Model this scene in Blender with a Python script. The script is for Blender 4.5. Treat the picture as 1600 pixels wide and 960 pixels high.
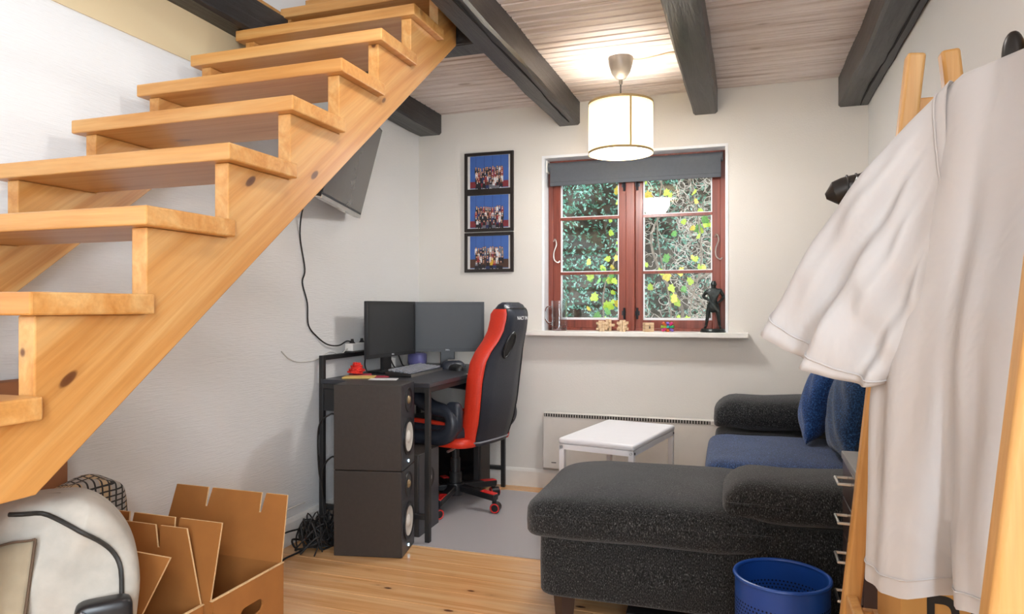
import bpy, bmesh, math, random
from math import sin, cos, pi, radians, atan, sqrt, atan2
from mathutils import Vector, Matrix

random.seed(7)
for o in list(bpy.data.objects):
    bpy.data.objects.remove(o)
scene = bpy.context.scene
COL = scene.collection

# ------------------------------------------------------------------ camera
F = 1080.0
TH = atan(367.0 / F)
H = 1.14
cam_d = bpy.data.cameras.new('camera')
cam_d.sensor_width = 36.0
cam_d.lens = F / 1600.0 * 36.0
cam_d.clip_start = 0.05
cam = bpy.data.objects.new('camera', cam_d)
cam.location = (0, 0, H)
cam.rotation_euler = (pi / 2, 0, TH)
COL.objects.link(cam)
scene.camera = cam

# ------------------------------------------------------------------ world, lights, exposure
vs = scene.view_settings
vs.view_transform = 'Standard'
vs.look = 'None'
vs.gamma = 1.0
vs.use_curve_mapping = False
vs.exposure = 1.10

world = bpy.data.worlds.new('overcast_sky')
scene.world = world
world.use_nodes = True
wb = world.node_tree.nodes['Background']
wb.inputs[0].default_value = (0.86, 0.93, 1.0, 1)
wb.inputs[1].default_value = 3.2


def area(name, loc, target, sx, sy, power, color):
    l = bpy.data.lights.new(name, 'AREA')
    l.shape = 'RECTANGLE'
    l.size = sx
    l.size_y = sy
    l.energy = power
    l.color = color
    o = bpy.data.objects.new(name, l)
    o.location = loc
    d = Vector(target) - Vector(loc)
    o.rotation_euler = d.to_track_quat('-Z', 'Y').to_euler()
    COL.objects.link(o)
    return o


def point(name, loc, power, color, radius):
    l = bpy.data.lights.new(name, 'POINT')
    l.energy = power
    l.color = color
    l.shadow_soft_size = radius
    o = bpy.data.objects.new(name, l)
    o.location = loc
    COL.objects.link(o)
    return o


# daylight of the window in the wall behind the camera
area('rear_window_daylight', (0.72, -1.30, 1.42), (-1.0, -1.30, 1.34), 1.3, 1.6, 62, (0.76, 0.88, 1.0))
# ceiling lamp above the camera, out of frame
point('near_ceiling_lamp_light', (-0.72, 1.72, 2.30), 7.0, (1.0, 0.96, 0.92), 0.045)
point('rear_ceiling_lamp_light', (0.28, -1.1, 2.25), 30, (0.92, 0.96, 1.0), 0.09)
# roof window of the loft above the stair opening
area('loft_roof_window_daylight', (-0.3, 0.7, 4.30), (-1.7, 1.8, 2.3), 1.1, 1.4, 26, (0.84, 0.92, 1.0))

# ------------------------------------------------------------------ materials
M = {}


def lin(c):
    c = c / 255.0
    return c / 12.92 if c <= 0.04045 else ((c + 0.055) / 1.055) ** 2.4


def rgb(h):
    if isinstance(h, str):
        h = h.lstrip('#')
        h = tuple(int(h[i:i + 2], 16) for i in (0, 2, 4))
    return (lin(h[0]), lin(h[1]), lin(h[2]), 1.0)


class NT:
    def __init__(self, name):
        self.m = bpy.data.materials.new(name)
        self.m.use_nodes = True
        self.t = self.m.node_tree
        self.n = self.t.nodes
        self.b = self.n['Principled BSDF']
        M[name] = self.m

    def new(self, typ, **kw):
        nd = self.n.new(typ)
        for k, v in kw.items():
            if k.startswith('i_'):
                nd.inputs[k[2:].replace('_', ' ')].default_value = v
            else:
                setattr(nd, k, v)
        return nd

    def link(self, a, b):
        self.t.links.new(a, b)

    def coord(self, scale=(1, 1, 1), rnd=False, rot=(0, 0, 0)):
        tc = self.new('ShaderNodeTexCoord')
        mp = self.new('ShaderNodeMapping')
        mp.inputs['Scale'].default_value = scale
        src = tc.outputs['Object']
        if rnd:
            oi = self.new('ShaderNodeObjectInfo')
            mul = self.new('ShaderNodeMath', operation='MULTIPLY')
            mul.inputs[1].default_value = 37.0
            self.link(oi.outputs['Random'], mul.inputs[0])
            add = self.new('ShaderNodeVectorMath', operation='ADD')
            self.link(src, add.inputs[0])
            self.link(mul.outputs[0], add.inputs[1])
            src = add.outputs[0]
        if any(rot):
            m0 = self.new('ShaderNodeMapping')
            m0.inputs['Rotation'].default_value = rot
            self.link(src, m0.inputs['Vector'])
            src = m0.outputs[0]
        self.link(src, mp.inputs['Vector'])
        return mp.outputs[0]

    def ramp(self, fac, stops):
        r = self.new('ShaderNodeValToRGB')
        e = r.color_ramp.elements
        while len(e) < len(stops):
            e.new(0.5)
        for i, (p, c) in enumerate(stops):
            e[i].position = p
            e[i].color = c if len(c) == 4 else (*c, 1)
        self.link(fac, r.inputs[0])
        return r.outputs[0]

    def mix(self, fac, a, b, blend='MIX'):
        mx = self.new('ShaderNodeMix', data_type='RGBA', blend_type=blend)
        if isinstance(fac, (int, float)):
            mx.inputs[0].default_value = fac
        else:
            self.link(fac, mx.inputs[0])
        for i, x in ((6, a), (7, b)):
            if isinstance(x, tuple):
                mx.inputs[i].default_value = x
            else:
                self.link(x, mx.inputs[i])
        return mx.outputs[2]

    def bump(self, h, strength=0.2, dist=0.01):
        bp = self.new('ShaderNodeBump')
        bp.inputs['Strength'].default_value = strength
        bp.inputs['Distance'].default_value = dist
        self.link(h, bp.inputs['Height'])
        self.link(bp.outputs[0], self.b.inputs['Normal'])


def plain(name, col, rough=0.5, metal=0.0, var=0.06, scale=20.0, bump=0.0, emit=None, coat=0.0, spec=0.5):
    t = NT(name)
    v = t.coord((scale,) * 3)
    n = t.new('ShaderNodeTexNoise', i_Scale=1.0, i_Detail=3.0)
    t.link(v, n.inputs['Vector'])
    c = rgb(col)
    d = tuple(x * (1 - var) for x in c[:3]) + (1,)
    u = tuple(min(1, x * (1 + var)) for x in c[:3]) + (1,)
    t.link(t.ramp(n.outputs['Fac'], [(0.3, d), (0.7, u)]), t.b.inputs['Base Color'])
    t.b.inputs['Roughness'].default_value = rough
    t.b.inputs['Metallic'].default_value = metal
    t.b.inputs['Coat Weight'].default_value = coat
    t.b.inputs['Specular IOR Level'].default_value = spec
    if bump:
        t.bump(n.outputs['Fac'], bump, 0.005)
    if emit:
        t.b.inputs['Emission Color'].default_value = rgb(emit[0])
        t.b.inputs['Emission Strength'].default_value = emit[1]
    return t.m


def wood(name, light, mid, dark, axis, rough=0.4, knots=1.0, band=26.0, rnd=True, knot_scale=2.2, rot=(0, 0, 0), coat=0.0, kdark='#5a2f12'):
    """grain runs along axis (0,1,2)"""
    t = NT(name)
    sc = [band, band, band]
    sc[axis] = band * 0.045
    v = t.coord(tuple(sc), rnd, rot)
    n1 = t.new('ShaderNodeTexNoise', i_Scale=0.55, i_Detail=5.0, i_Roughness=0.62, i_Distortion=1.2)
    t.link(v, n1.inputs['Vector'])
    base = t.ramp(n1.outputs['Fac'], [(0.28, rgb(dark)), (0.47, rgb(mid)), (0.68, rgb(light))])
    n2 = t.new('ShaderNodeTexNoise', i_Scale=5.0, i_Detail=4.0)
    t.link(v, n2.inputs['Vector'])
    fine = t.ramp(n2.outputs['Fac'], [(0.35, (0.84, 0.82, 0.78, 1)), (0.6, (1, 1, 1, 1))])
    col = t.mix(0.55, base, fine, 'MULTIPLY')
    if knots:
        ks = [knot_scale] * 3
        ks[axis] = knot_scale * 0.42
        kv = t.coord(tuple(k * 2.2 for k in ks), rnd, rot)
        vo = t.new('ShaderNodeTexVoronoi', i_Scale=1.0)
        t.link(kv, vo.inputs['Vector'])
        kf = t.ramp(vo.outputs['Distance'], [(0.0, (1, 1, 1, 1)), (0.075, (0.9,) * 3 + (1,)), (0.105, (0.15,) * 3 + (1,)), (0.22, (0, 0, 0, 1))])
        mul = t.new('ShaderNodeMath', operation='MULTIPLY')
        t.link(kf, mul.inputs[0])
        mul.inputs[1].default_value = knots
        col = t.mix(mul.outputs[0], col, rgb(kdark))
    t.link(col, t.b.inputs['Base Color'])
    t.b.inputs['Roughness'].default_value = rough
    t.b.inputs['Coat Weight'].default_value = coat
    t.b.inputs['Coat Roughness'].default_value = 0.2
    t.bump(n2.outputs['Fac'], 0.06, 0.003)
    return t.m


def wallmat(name, col, sc, strength):
    t = NT(name)
    v = t.coord(sc)
    n = t.new('ShaderNodeTexNoise', i_Scale=1.0, i_Detail=3.0, i_Roughness=0.6)
    t.link(v, n.inputs['Vector'])
    n2 = t.new('ShaderNodeTexNoise', i_Scale=1.3, i_Detail=3.0)
    t.link(t.coord((1, 1, 1)), n2.inputs['Vector'])
    c = rgb(col)
    t.link(t.ramp(n2.outputs['Fac'], [(0.3, tuple(x * 0.96 for x in c[:3])), (0.7, c)]), t.b.inputs['Base Color'])
    t.b.inputs['Roughness'].default_value = 0.75
    t.bump(n.outputs['Fac'], strength, 0.004)
    return t.m


def fabric(name, a, b, scale=(260, 260, 190), rough=0.95, bump=0.6, c=None):
    t = NT(name)
    v = t.coord(scale)
    n = t.new('ShaderNodeTexNoise', i_Scale=1.0, i_Detail=2.0, i_Roughness=0.6)
    t.link(v, n.inputs['Vector'])
    st = [(0.40, rgb(a)), (0.62, rgb(b))]
    if c:
        st.append((0.74, rgb(c)))
    col = t.ramp(n.outputs['Fac'], st)
    n2 = t.new('ShaderNodeTexNoise', i_Scale=6.0, i_Detail=3.0)
    t.link(t.coord(), n2.inputs['Vector'])
    col = t.mix(0.35, col, t.ramp(n2.outputs['Fac'], [(0.3, (0.7, 0.7, 0.7, 1)), (0.7, (1, 1, 1, 1))]), 'MULTIPLY')
    t.link(col, t.b.inputs['Base Color'])
    t.b.inputs['Roughness'].default_value = rough
    t.b.inputs['Sheen Weight'].default_value = 0.25
    t.b.inputs['Specular IOR Level'].default_value = 0.2
    t.bump(n.outputs['Fac'], bump, 0.004)
    return t.m


wallmat('wall_woven', '#e6e5e3', (14, 16, 190), 0.55)
wallmat('wall_back_paint', '#e3dfd8', (120, 120, 160), 0.3)
wallmat('wall_right_paint', '#dddcd9', (90, 90, 90), 0.2)
wallmat('plaster_tan', '#e0cda6', (9, 9, 9), 0.25)
wallmat('white_paint', '#efeeec', (30, 30, 30), 0.05)
plain('white_gloss', '#e9e6e0', 0.35, var=0.02)
plain('reveal_white', '#eff1f4', 0.5, var=0.02)
wood('stair_pine_x', '#d8a86a', '#cc9250', '#b87832', 0, 0.36, 0.5, 24, coat=0.15, knot_scale=2.6)
wood('stair_pine_slope', '#d8a86a', '#cc9250', '#b77632', 1, 0.36, 1.0, 22, rnd=False, rot=(-0.652, 0, 0), coat=0.15, knot_scale=4.4)
wood('floor_pine', '#ecc290', '#e0ac74', '#ca9050', 0, 0.26, 1.0, 22, knot_scale=5.0, coat=0.4)
wood('ceiling_pine', '#efe6e2', '#e0d4ce', '#bda99f', 0, 0.6, 0.6, 34, knot_scale=2.2, kdark='#8a6a55')
wood('rack_pine', '#d8ac70', '#cc9856', '#b67e3e', 2, 0.45, 0.4, 30)
wood('window_wood', '#8f4634', '#7b382a', '#592519', 2, 0.38, 0.0, 40, coat=0.2)
wood('light_puzzle_wood', '#e6cfae', '#d6b892', '#b8956c', 0, 0.6, 0.0, 60)
# old tarred beams
t = NT('beam_dark')
v = t.coord((30, 2.2, 30))
n = t.new('ShaderNodeTexNoise', i_Scale=0.8, i_Detail=6.0, i_Roughness=0.65, i_Distortion=0.6)
t.link(v, n.inputs['Vector'])
n2 = t.new('ShaderNodeTexNoise', i_Scale=3.0, i_Detail=4.0)
t.link(t.coord(), n2.inputs['Vector'])
c1 = t.ramp(n.outputs['Fac'], [(0.30, rgb('#1a1715')), (0.42, rgb('#2f2d2d')), (0.7, rgb('#434040'))])
t.link(t.mix(0.5, c1, t.ramp(n2.outputs['Fac'], [(0.35, rgb('#857b72')), (0.65, (1, 1, 1, 1))]), 'MULTIPLY'), t.b.inputs['Base Color'])
t.b.inputs['Roughness'].default_value = 0.36
t.bump(n.outputs['Fac'], 0.5, 0.012)
plain('beam_crack', '#100c0a', 0.9)

plain('black_metal', '#2b2a2a', 0.45, 0.2)
plain('desk_top_black', '#33343a', 0.35, var=0.15)
plain('speaker_black', '#3a3430', 0.5, var=0.08, scale=60, bump=0.1)
plain('speaker_front', '#34353a', 0.35)
plain('cone_white', '#d9d4cc', 0.5, emit=None)
plain('black_plastic', '#1d1d1f', 0.35)
plain('black_rubber', '#1b1918', 0.6)
plain('screen_black', '#2e3033', 0.42, var=0.03)
plain('bezel_black', '#232427', 0.4)
plain('tv_screen', '#5b5753', 0.18, var=0.03)
plain('leather_black', '#2a2e38', 0.38, var=0.1, scale=120, bump=0.12, spec=0.5)
plain('leather_red', '#e03a22', 0.42, var=0.05, scale=120, bump=0.08)
plain('red_plastic', '#d82a28', 0.4)
plain('red_cord', '#d8281c', 0.7, var=0.2, scale=150)
plain('yellow_card', '#e0c070', 0.7)
plain('pink_card', '#b23a4c', 0.7)
plain('paper_white', '#e8e8ea', 0.8)
plain('grey_key', '#8a8c94', 0.5)
plain('silver', '#c9c6c0', 0.3, 0.9)
plain('brass_dark', '#a8906c', 0.45, 0.4)
plain('led_blue', '#bfe6ff', 0.3, emit=('#bfe6ff', 3.0))
plain('pc_dark', '#2f2d2c', 0.4)
plain('pc_window', '#0a0a0c', 0.15)
plain('purple_plastic', '#6c6aa0', 0.4)
plain('radiator_white', '#ddd8d0', 0.45, var=0.02)
plain('grille_dark', '#3b3732', 0.6)
plain('table_white', '#f1f1f5', 0.35, var=0.01)
plain('bolt_dark', '#3c3c40', 0.4, 0.6)
plain('bin_blue', '#1c4a9c', 0.35, var=0.05, scale=6)
plain('bin_hole', '#06112a', 0.8)
plain('drawer_dark', '#4a3a36', 0.28, var=0.3, scale=7, coat=0.4)
plain('drawer_side', '#3a2624', 0.4, var=0.2, scale=7)
plain('drawer_top', '#8a8988', 0.35, var=0.05)
plain('sofa_leg', '#4a3830', 0.5)
plain('frame_black', '#26201d', 0.4)
plain('mat_white', '#dcdad6', 0.7)
plain('blind_grey', '#565a60', 0.85, var=0.04, scale=60)
plain('bronze', '#2e3433', 0.35, 0.5, var=0.4, scale=60)
plain('cable_white', '#cfcbc4', 0.5)
plain('canopy_grey', '#7d756d', 0.35, 0.4)
plain('cardboard', '#a2682f', 0.85, var=0.06, scale=14)
plain('cardboard_edge', '#d8b483', 0.9, var=0.1, scale=200)
plain('cardboard_dark', '#9a6440', 0.85, var=0.05, scale=14)
plain('carton_tan', '#c08f4e', 0.8, var=0.04, scale=14)
plain('ink_black', '#1c1a18', 0.7)
plain('bag_canvas', '#b3ada2', 0.9, var=0.06, scale=40, bump=0.15)
plain('bag_pocket', '#9c8d74', 0.9, var=0.06, scale=40, bump=0.15)
plain('bag_seam', '#5a4634', 0.8)
plain('zip_black', '#25231f', 0.6, scale=200, var=0.3)
plain('hanger_black', '#221f1d', 0.35)
plain('white_text', '#eef0f2', 0.6)
plain('bark', '#85786c', 0.9, var=0.35, scale=40, bump=0.5)
plain('twig_pale', '#c2b8ae', 0.9, var=0.35, scale=20)
plain('soil', '#3c3428', 0.95, var=0.3)
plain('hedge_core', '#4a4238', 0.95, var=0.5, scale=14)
plain('conifer_green', '#6fa592', 0.7, var=0.5, scale=9)
plain('ivy_leaf_lime', '#a9c43c', 0.55, var=0.3, scale=9)
plain('ivy_leaf_green', '#5f9a48', 0.55, var=0.3, scale=9)
plain('ivy_leaf_yellow', '#d2bc48', 0.55, var=0.3, scale=9)
for nm, c in (('p_blue', '#3f63a8'), ('p_red', '#7c2c34'), ('p_skin', '#c99a80'), ('p_black', '#1e1e24'), ('p_white', '#d8d8d8'),
              ('p_grey', '#6e7078'), ('p_maroon', '#8c2c30'), ('p_yellow', '#d0a830'), ('p_navy', '#27345c'), ('p_brown', '#4a3228'), ('p_edge', '#54719f')):
    plain(nm, c, 0.45, var=0.05)
for nm, c in (('z_pink', '#d8387c'), ('z_green', '#2f9c5c'), ('z_purple', '#7a5cb4'), ('z_teal', '#2fa8a0'), ('z_orange', '#dc6c30'), ('z_lime', '#b4c84c')):
    plain(nm, c, 0.45)
fabric('sofa_charcoal', '#121313', '#3e3f40', (330, 330, 150), c='#868784')
fabric('sofa_seat_daylit', '#1a263c', '#3a5688', (260, 260, 200), c='#7d9bca')  # sofa fabric with the window's bluish light put into its colour
fabric('pillow_blue', '#142c56', '#2b5694', (170, 170, 170), c='#5585c4')
fabric('pillow_teal', '#12233c', '#264a76', (170, 170, 170), c='#48709c')
# shirt: thin white cotton, lets some light through
t = NT('shirt_cotton')
v = t.coord((420, 420, 420))
n = t.new('ShaderNodeTexNoise', i_Scale=1.0, i_Detail=2.0)
t.link(v, n.inputs['Vector'])
t.b.inputs['Base Color'].default_value = rgb('#c0bdbc')
t.b.inputs['Roughness'].default_value = 0.9
t.b.inputs['Sheen Weight'].default_value = 0.1
t.b.inputs['Specular IOR Level'].default_value = 0.2
n2 = t.new('ShaderNodeTexNoise', i_Scale=13.0, i_Detail=3.0, i_Distortion=0.8)
t.link(t.coord((1, 1, 0.6)), n2.inputs['Vector'])
t.bump(n2.outputs['Fac'], 0.35, 0.02)
tr = t.new('ShaderNodeBsdfTranslucent')
tr.inputs['Color'].default_value = (0.9, 0.88, 0.86, 1)
mx = t.new('ShaderNodeMixShader')
mx.inputs[0].default_value = 0.12
t.link(t.b.outputs[0], mx.inputs[1])
t.link(tr.outputs[0], mx.inputs[2])
t.link(mx.outputs[0], t.n['Material Output'].inputs[0])
# lamp shade
t = NT('shade_fabric')
t.b.inputs['Base Color'].default_value = rgb('#f2ead6')
t.b.inputs['Roughness'].default_value = 0.9
tr = t.new('ShaderNodeBsdfTranslucent')
tr.inputs['Color'].default_value = rgb('#fbf2dc')
mx = t.new('ShaderNodeMixShader')
mx.inputs[0].default_value = 0.5
t.link(t.b.outputs[0], mx.inputs[1])
t.link(tr.outputs[0], mx.inputs[2])
t.link(mx.outputs[0], t.n['Material Output'].inputs[0])
plain('shade_trim', '#b39a6c', 0.8)
plain('diffuser_glow', '#ffffff', 0.6, emit=('#fff6e4', 2.2))
# glass
t = NT('window_glass')
gl = t.new('ShaderNodeBsdfGlossy')
gl.inputs['Roughness'].default_value = 0.02
tp = t.new('ShaderNodeBsdfTransparent')
tp.inputs[0].default_value = (0.97, 0.985, 0.98, 1)
fr = t.new('ShaderNodeFresnel', i_IOR=1.45)
mx = t.new('ShaderNodeMixShader')
t.link(fr.outputs[0], mx.inputs[0])
t.link(tp.outputs[0], mx.inputs[1])
t.link(gl.outputs[0], mx.inputs[2])
t.link(mx.outputs[0], t.n['Material Output'].inputs[0])
t = NT('mug_glass')
t.b.inputs['Base Color'].default_value = (0.95, 0.98, 0.99, 1)
t.b.inputs['Roughness'].default_value = 0.03
t.b.inputs['Transmission Weight'].default_value = 1.0
t.b.inputs['IOR'].default_value = 1.45
# frosted chair mat
t = NT('chair_mat_film')
t.b.inputs['Base Color'].default_value = rgb('#d0cdce')
t.b.inputs['Roughness'].default_value = 0.35
tp = t.new('ShaderNodeBsdfTransparent')
tp.inputs[0].default_value = (0.9, 0.92, 0.96, 1)
mx = t.new('ShaderNodeMixShader')
mx.inputs[0].default_value = 0.36
t.link(t.b.outputs[0], mx.inputs[1])
t.link(tp.outputs[0], mx.inputs[2])
t.link(mx.outputs[0], t.n['Material Output'].inputs[0])
# plaid cloth
t = NT('plaid_cloth')
tc = t.coord((1, 1, 1))
sep = t.new('ShaderNodeSeparateXYZ')
t.link(tc, sep.inputs[0])


def stripes(src, freq, width, off=0.0):
    a = t.new('ShaderNodeMath', operation='MULTIPLY_ADD')
    t.link(src, a.inputs[0])
    a.inputs[1].default_value = freq
    a.inputs[2].default_value = off
    b = t.new('ShaderNodeMath', operation='FRACT')
    t.link(a.outputs[0], b.inputs[0])
    c = t.new('ShaderNodeMath', operation='LESS_THAN')
    t.link(b.outputs[0], c.inputs[0])
    c.inputs[1].default_value = width
    return c.outputs[0]


ad = t.new('ShaderNodeMath', operation='ADD')
t.link(sep.outputs[0], ad.inputs[0])
t.link(sep.outputs[2], ad.inputs[1])
s1 = stripes(ad.outputs[0], 55, 0.28)
s2 = stripes(sep.outputs[1], 42, 0.26)
mxx = t.new('ShaderNodeMath', operation='MAXIMUM')
t.link(s1, mxx.inputs[0])
t.link(s2, mxx.inputs[1])
s3 = stripes(sep.outputs[1], 10.5, 0.4, 0.3)
c0 = t.mix(s3, rgb('#a8a29a'), rgb('#c0a682'))
t.link(t.mix(mxx.outputs[0], c0, rgb('#33322f')), t.b.inputs['Base Color'])
t.b.inputs['Roughness'].default_value = 0.9

# ------------------------------------------------------------------ mesh helpers


class MB:
    def __init__(self):
        self.v = []
        self.f = []
        self.m = []
        self.cur = 0

    def add(self, vs_, fs):
        o = len(self.v)
        self.v += [tuple(p) for p in vs_]
        for f in fs:
            self.f.append(tuple(o + i for i in f))
            self.m.append(self.cur)
        return self

    def box(self, x0, x1, y0, y1, z0, z1):
        return self.add([(x0, y0, z0), (x1, y0, z0), (x1, y1, z0), (x0, y1, z0), (x0, y0, z1), (x1, y0, z1), (x1, y1, z1), (x0, y1, z1)],
                        [(3, 2, 1, 0), (4, 5, 6, 7), (0, 1, 5, 4), (1, 2, 6, 5), (2, 3, 7, 6), (3, 0, 4, 7)])

    def bar(self, p0, p1, w, h, up=(0, 0, 1)):
        p0, p1 = Vector(p0), Vector(p1)
        d = (p1 - p0).normalized()
        s = d.cross(Vector(up))
        if s.length < 1e-4:
            s = d.cross(Vector((1, 0, 0)))
        s.normalize()
        u = s.cross(d).normalized()
        vs_ = []
        for p in (p0, p1):
            for a, b in ((-1, -1), (1, -1), (1, 1), (-1, 1)):
                vs_.append(p + s * (a * w / 2) + u * (b * h / 2))
        return self.add(vs_, [(0, 1, 2, 3), (7, 6, 5, 4), (0, 4, 5, 1), (1, 5, 6, 2), (2, 6, 7, 3), (3, 7, 4, 0)])

    def tube(self, pts, r, n=8, cap=True, closed=False):
        pts = [Vector(p) for p in pts]
        k = len(pts)
        rs = r if isinstance(r, (list, tuple)) else [r] * k
        vs_, fs = [], []
        prev = None
        for i, p in enumerate(pts):
            a = pts[i - 1] if (i > 0 or closed) else p
            b = pts[(i + 1) % k] if (i < k - 1 or closed) else p
            d = (b - a).normalized()
            if prev is None:
                s = d.cross(Vector((0, 0, 1)))
                if s.length < 1e-3:
                    s = d.cross(Vector((1, 0, 0)))
            else:
                s = prev - d * prev.dot(d)
                if s.length < 1e-4:
                    s = d.cross(Vector((0.3, 1, 0.2)))
            s.normalize()
            prev = s
            u = d.cross(s)
            for j in range(n):
                an = 2 * pi * j / n
                vs_.append(p + (s * cos(an) + u * sin(an)) * rs[i])
        for i in range(k if closed else k - 1):
            i2 = (i + 1) % k
            for j in range(n):
                j2 = (j + 1) % n
                fs.append((i * n + j, i * n + j2, i2 * n + j2, i2 * n + j))
        if cap and not closed:
            fs.append(tuple(reversed(range(n))))
            fs.append(tuple((k - 1) * n + j for j in range(n)))
        return self.add(vs_, fs)

    def lathe(self, prof, n=32, c=(0, 0, 0), axis='z', rot=None):
        vs_, fs = [], []
        for (r, z) in prof:
            for j in range(n):
                a = 2 * pi * j / n
                p = Vector((r * cos(a), r * sin(a), z))
                if axis == 'x':
                    p = Vector((p.z, p.x, p.y))
                elif axis == 'y':
                    p = Vector((p.x, p.z, p.y))
                vs_.append(p + Vector(c))
        for i in range(len(prof) - 1):
            for j in range(n):
                j2 = (j + 1) % n
                q = (i * n + j, i * n + j2, (i + 1) * n + j2, (i + 1) * n + j)
                fs.append(q if axis != 'y' else tuple(reversed(q)))
        return self.add(vs_, fs)

    def prism(self, poly, a, b, plane='yz'):
        def pt(p, d):
            if plane == 'yz':
                return (d, p[0], p[1])
            if plane == 'xz':
                return (p[0], d, p[1])
            return (p[0], p[1], d)
        n = len(poly)
        vs_ = [pt(p, a) for p in poly] + [pt(p, b) for p in poly]
        fs = [tuple(reversed(range(n))), tuple(range(n, 2 * n))]
        for i in range(n):
            j = (i + 1) % n
            fs.append((i, j, n + j, n + i))
        return self.add(vs_, fs)

    def grid(self, fn, nu, nv, cu=False, cv=False):
        vs_, fs = [], []
        for i in range(nu):
            for j in range(nv):
                vs_.append(fn(i / (nu if cu else nu - 1), j / (nv if cv else nv - 1)))
        for i in range(nu if cu else nu - 1):
            for j in range(nv if cv else nv - 1):
                i2, j2 = (i + 1) % nu, (j + 1) % nv
                fs.append((i * nv + j, i2 * nv + j, i2 * nv + j2, i * nv + j2))
        return self.add(vs_, fs)

    def sq(self, c, h, e1=0.3, e2=0.3, nu=28, nv=16, warp=None):
        """superquadric cushion; e small = boxy"""
        def sp(x, e):
            return math.copysign(abs(x) ** e, x)
        vs_, fs = [], []
        for i in range(nv + 1):
            ph = -pi / 2 + pi * i / nv
            for j in range(nu):
                th = 2 * pi * j / nu
                p = Vector((h[0] * sp(cos(ph), e1) * sp(cos(th), e2), h[1] * sp(cos(ph), e1) * sp(sin(th), e2), h[2] * sp(sin(ph), e1)))
                if warp:
                    p = Vector(warp(p))
                vs_.append(p + Vector(c))
        for i in range(nv):
            for j in range(nu):
                j2 = (j + 1) % nu
                fs.append((i * nu + j, i * nu + j2, (i + 1) * nu + j2, (i + 1) * nu + j))
        return self.add(vs_, fs)

    def mesh(self, name, mats, smooth=35):
        me = bpy.data.meshes.new(name)
        me.from_pydata(self.v, [], self.f)
        if not isinstance(mats, (list, tuple)):
            mats = [mats]
        for x in mats:
            me.materials.append(M[x])
        if len(mats) > 1:
            me.polygons.foreach_set('material_index', self.m)
        bm = bmesh.new()
        bm.from_mesh(me)
        bmesh.ops.remove_doubles(bm, verts=bm.verts, dist=1e-6)
        bmesh.ops.recalc_face_normals(bm, faces=bm.faces)
        bm.to_mesh(me)
        bm.free()
        if smooth:
            me.shade_smooth()
            me.set_sharp_from_angle(angle=radians(smooth))
        me.update()
        return me

    def build(self, name, mats, parent=None, smooth=35, bevel=0, seg=2, subsurf=0, loc=None, rot=None):
        o = bpy.data.objects.new(name, self.mesh(name, mats, smooth))
        COL.objects.link(o)
        if parent:
            o.parent = parent
        if loc:
            o.location = loc
        if rot:
            o.rotation_euler = rot
        if bevel:
            b = o.modifiers.new('bevel', 'BEVEL')
            b.width = bevel
            b.segments = seg
            b.limit_method = 'ANGLE'
            b.angle_limit = radians(40)
        if subsurf:
            s = o.modifiers.new('sub', 'SUBSURF')
            s.levels = s.render_levels = subsurf
        return o


def tag(o, label=None, cat=None, group=None, kind=None):
    if label:
        o['label'] = label
    if cat:
        o['category'] = cat
    if group:
        o['group'] = group
    if kind:
        o['kind'] = kind
    return o


def thing(name, label, cat, loc=(0, 0, 0), rz=0.0, group=None, kind=None):
    o = bpy.data.objects.new(name, None)
    o.empty_display_size = 0.05
    COL.objects.link(o)
    o.location = loc
    o.rotation_euler = (0, 0, rz)
    return tag(o, label, cat, group, kind)


def dup(o, name=None, parent=None, loc=None, rot=None):
    c = o.copy()
    COL.objects.link(c)
    if name:
        c.name = name
    c.parent = parent
    if loc is not None:
        c.location = loc
    if rot is not None:
        c.rotation_euler = rot
    return c


def spline(pts, n=8):
    """Catmull-Rom through pts"""
    P = [Vector(p) for p in pts]
    P = [P[0] * 2 - P[1]] + P + [P[-1] * 2 - P[-2]]
    out = []
    for i in range(1, len(P) - 2):
        for k in range(n):
            t_ = k / n
            a, b, c, d = P[i - 1], P[i], P[i + 1], P[i + 2]
            out.append(0.5 * ((2 * b) + (c - a) * t_ + (2 * a - 5 * b + 4 * c - d) * t_ ** 2 + (3 * b - a - 3 * c + d) * t_ ** 3))
    out.append(P[-2])
    return out


def text_mesh(name, body, size, mat, parent, loc, rot, depth=0.0006, align='CENTER', sx=1.0):
    cu = bpy.data.curves.new(name, 'FONT')
    cu.body = body
    cu.size = size
    cu.extrude = depth
    cu.align_x = align
    cu.align_y = 'CENTER'
    tmp = bpy.data.objects.new('tmp', cu)
    COL.objects.link(tmp)
    dg = bpy.context.evaluated_depsgraph_get()
    me = bpy.data.meshes.new_from_object(tmp.evaluated_get(dg))
    bpy.data.objects.remove(tmp)
    me.materials.clear()
    me.materials.append(M[mat])
    o = bpy.data.objects.new(name, me)
    COL.objects.link(o)
    o.parent = parent
    o.location = loc
    o.rotation_euler = rot
    o.scale = (sx, 1, 1)
    return o


# pixel helpers (1600x960): a pixel gives a direction, the plane gives the distance
CT, ST = cos(TH), sin(TH)


def ray(u, v):
    a, b = (u - 800) / F, (479 - v) / F
    return Vector((-ST + a * CT, CT + a * ST, b))


def on_plane(u, v, p, n):
    r = ray(u, v)
    o = Vector((0, 0, H))
    t_ = (Vector(p) - o).dot(Vector(n)) / r.dot(Vector(n))
    return o + r * t_


# ------------------------------------------------------------------ room shell
XL, XR = -2.085, 0.632
YB = 4.19                     # back wall at the left corner
PHI = radians(0.7)
ZC = 2.415                    # ceiling boards
ZBEAM = 2.275
YF = -3.0
BW = Vector((cos(PHI), sin(PHI), 0))
BN = Vector((-sin(PHI), cos(PHI), 0))


def bw(s, d=0.0, z=0.0):
    """point on the back wall: s metres from the left corner, d metres beyond its face"""
    return Vector((XL, YB, 0)) + BW * s + BN * d + Vector((0, 0, z))


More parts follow.
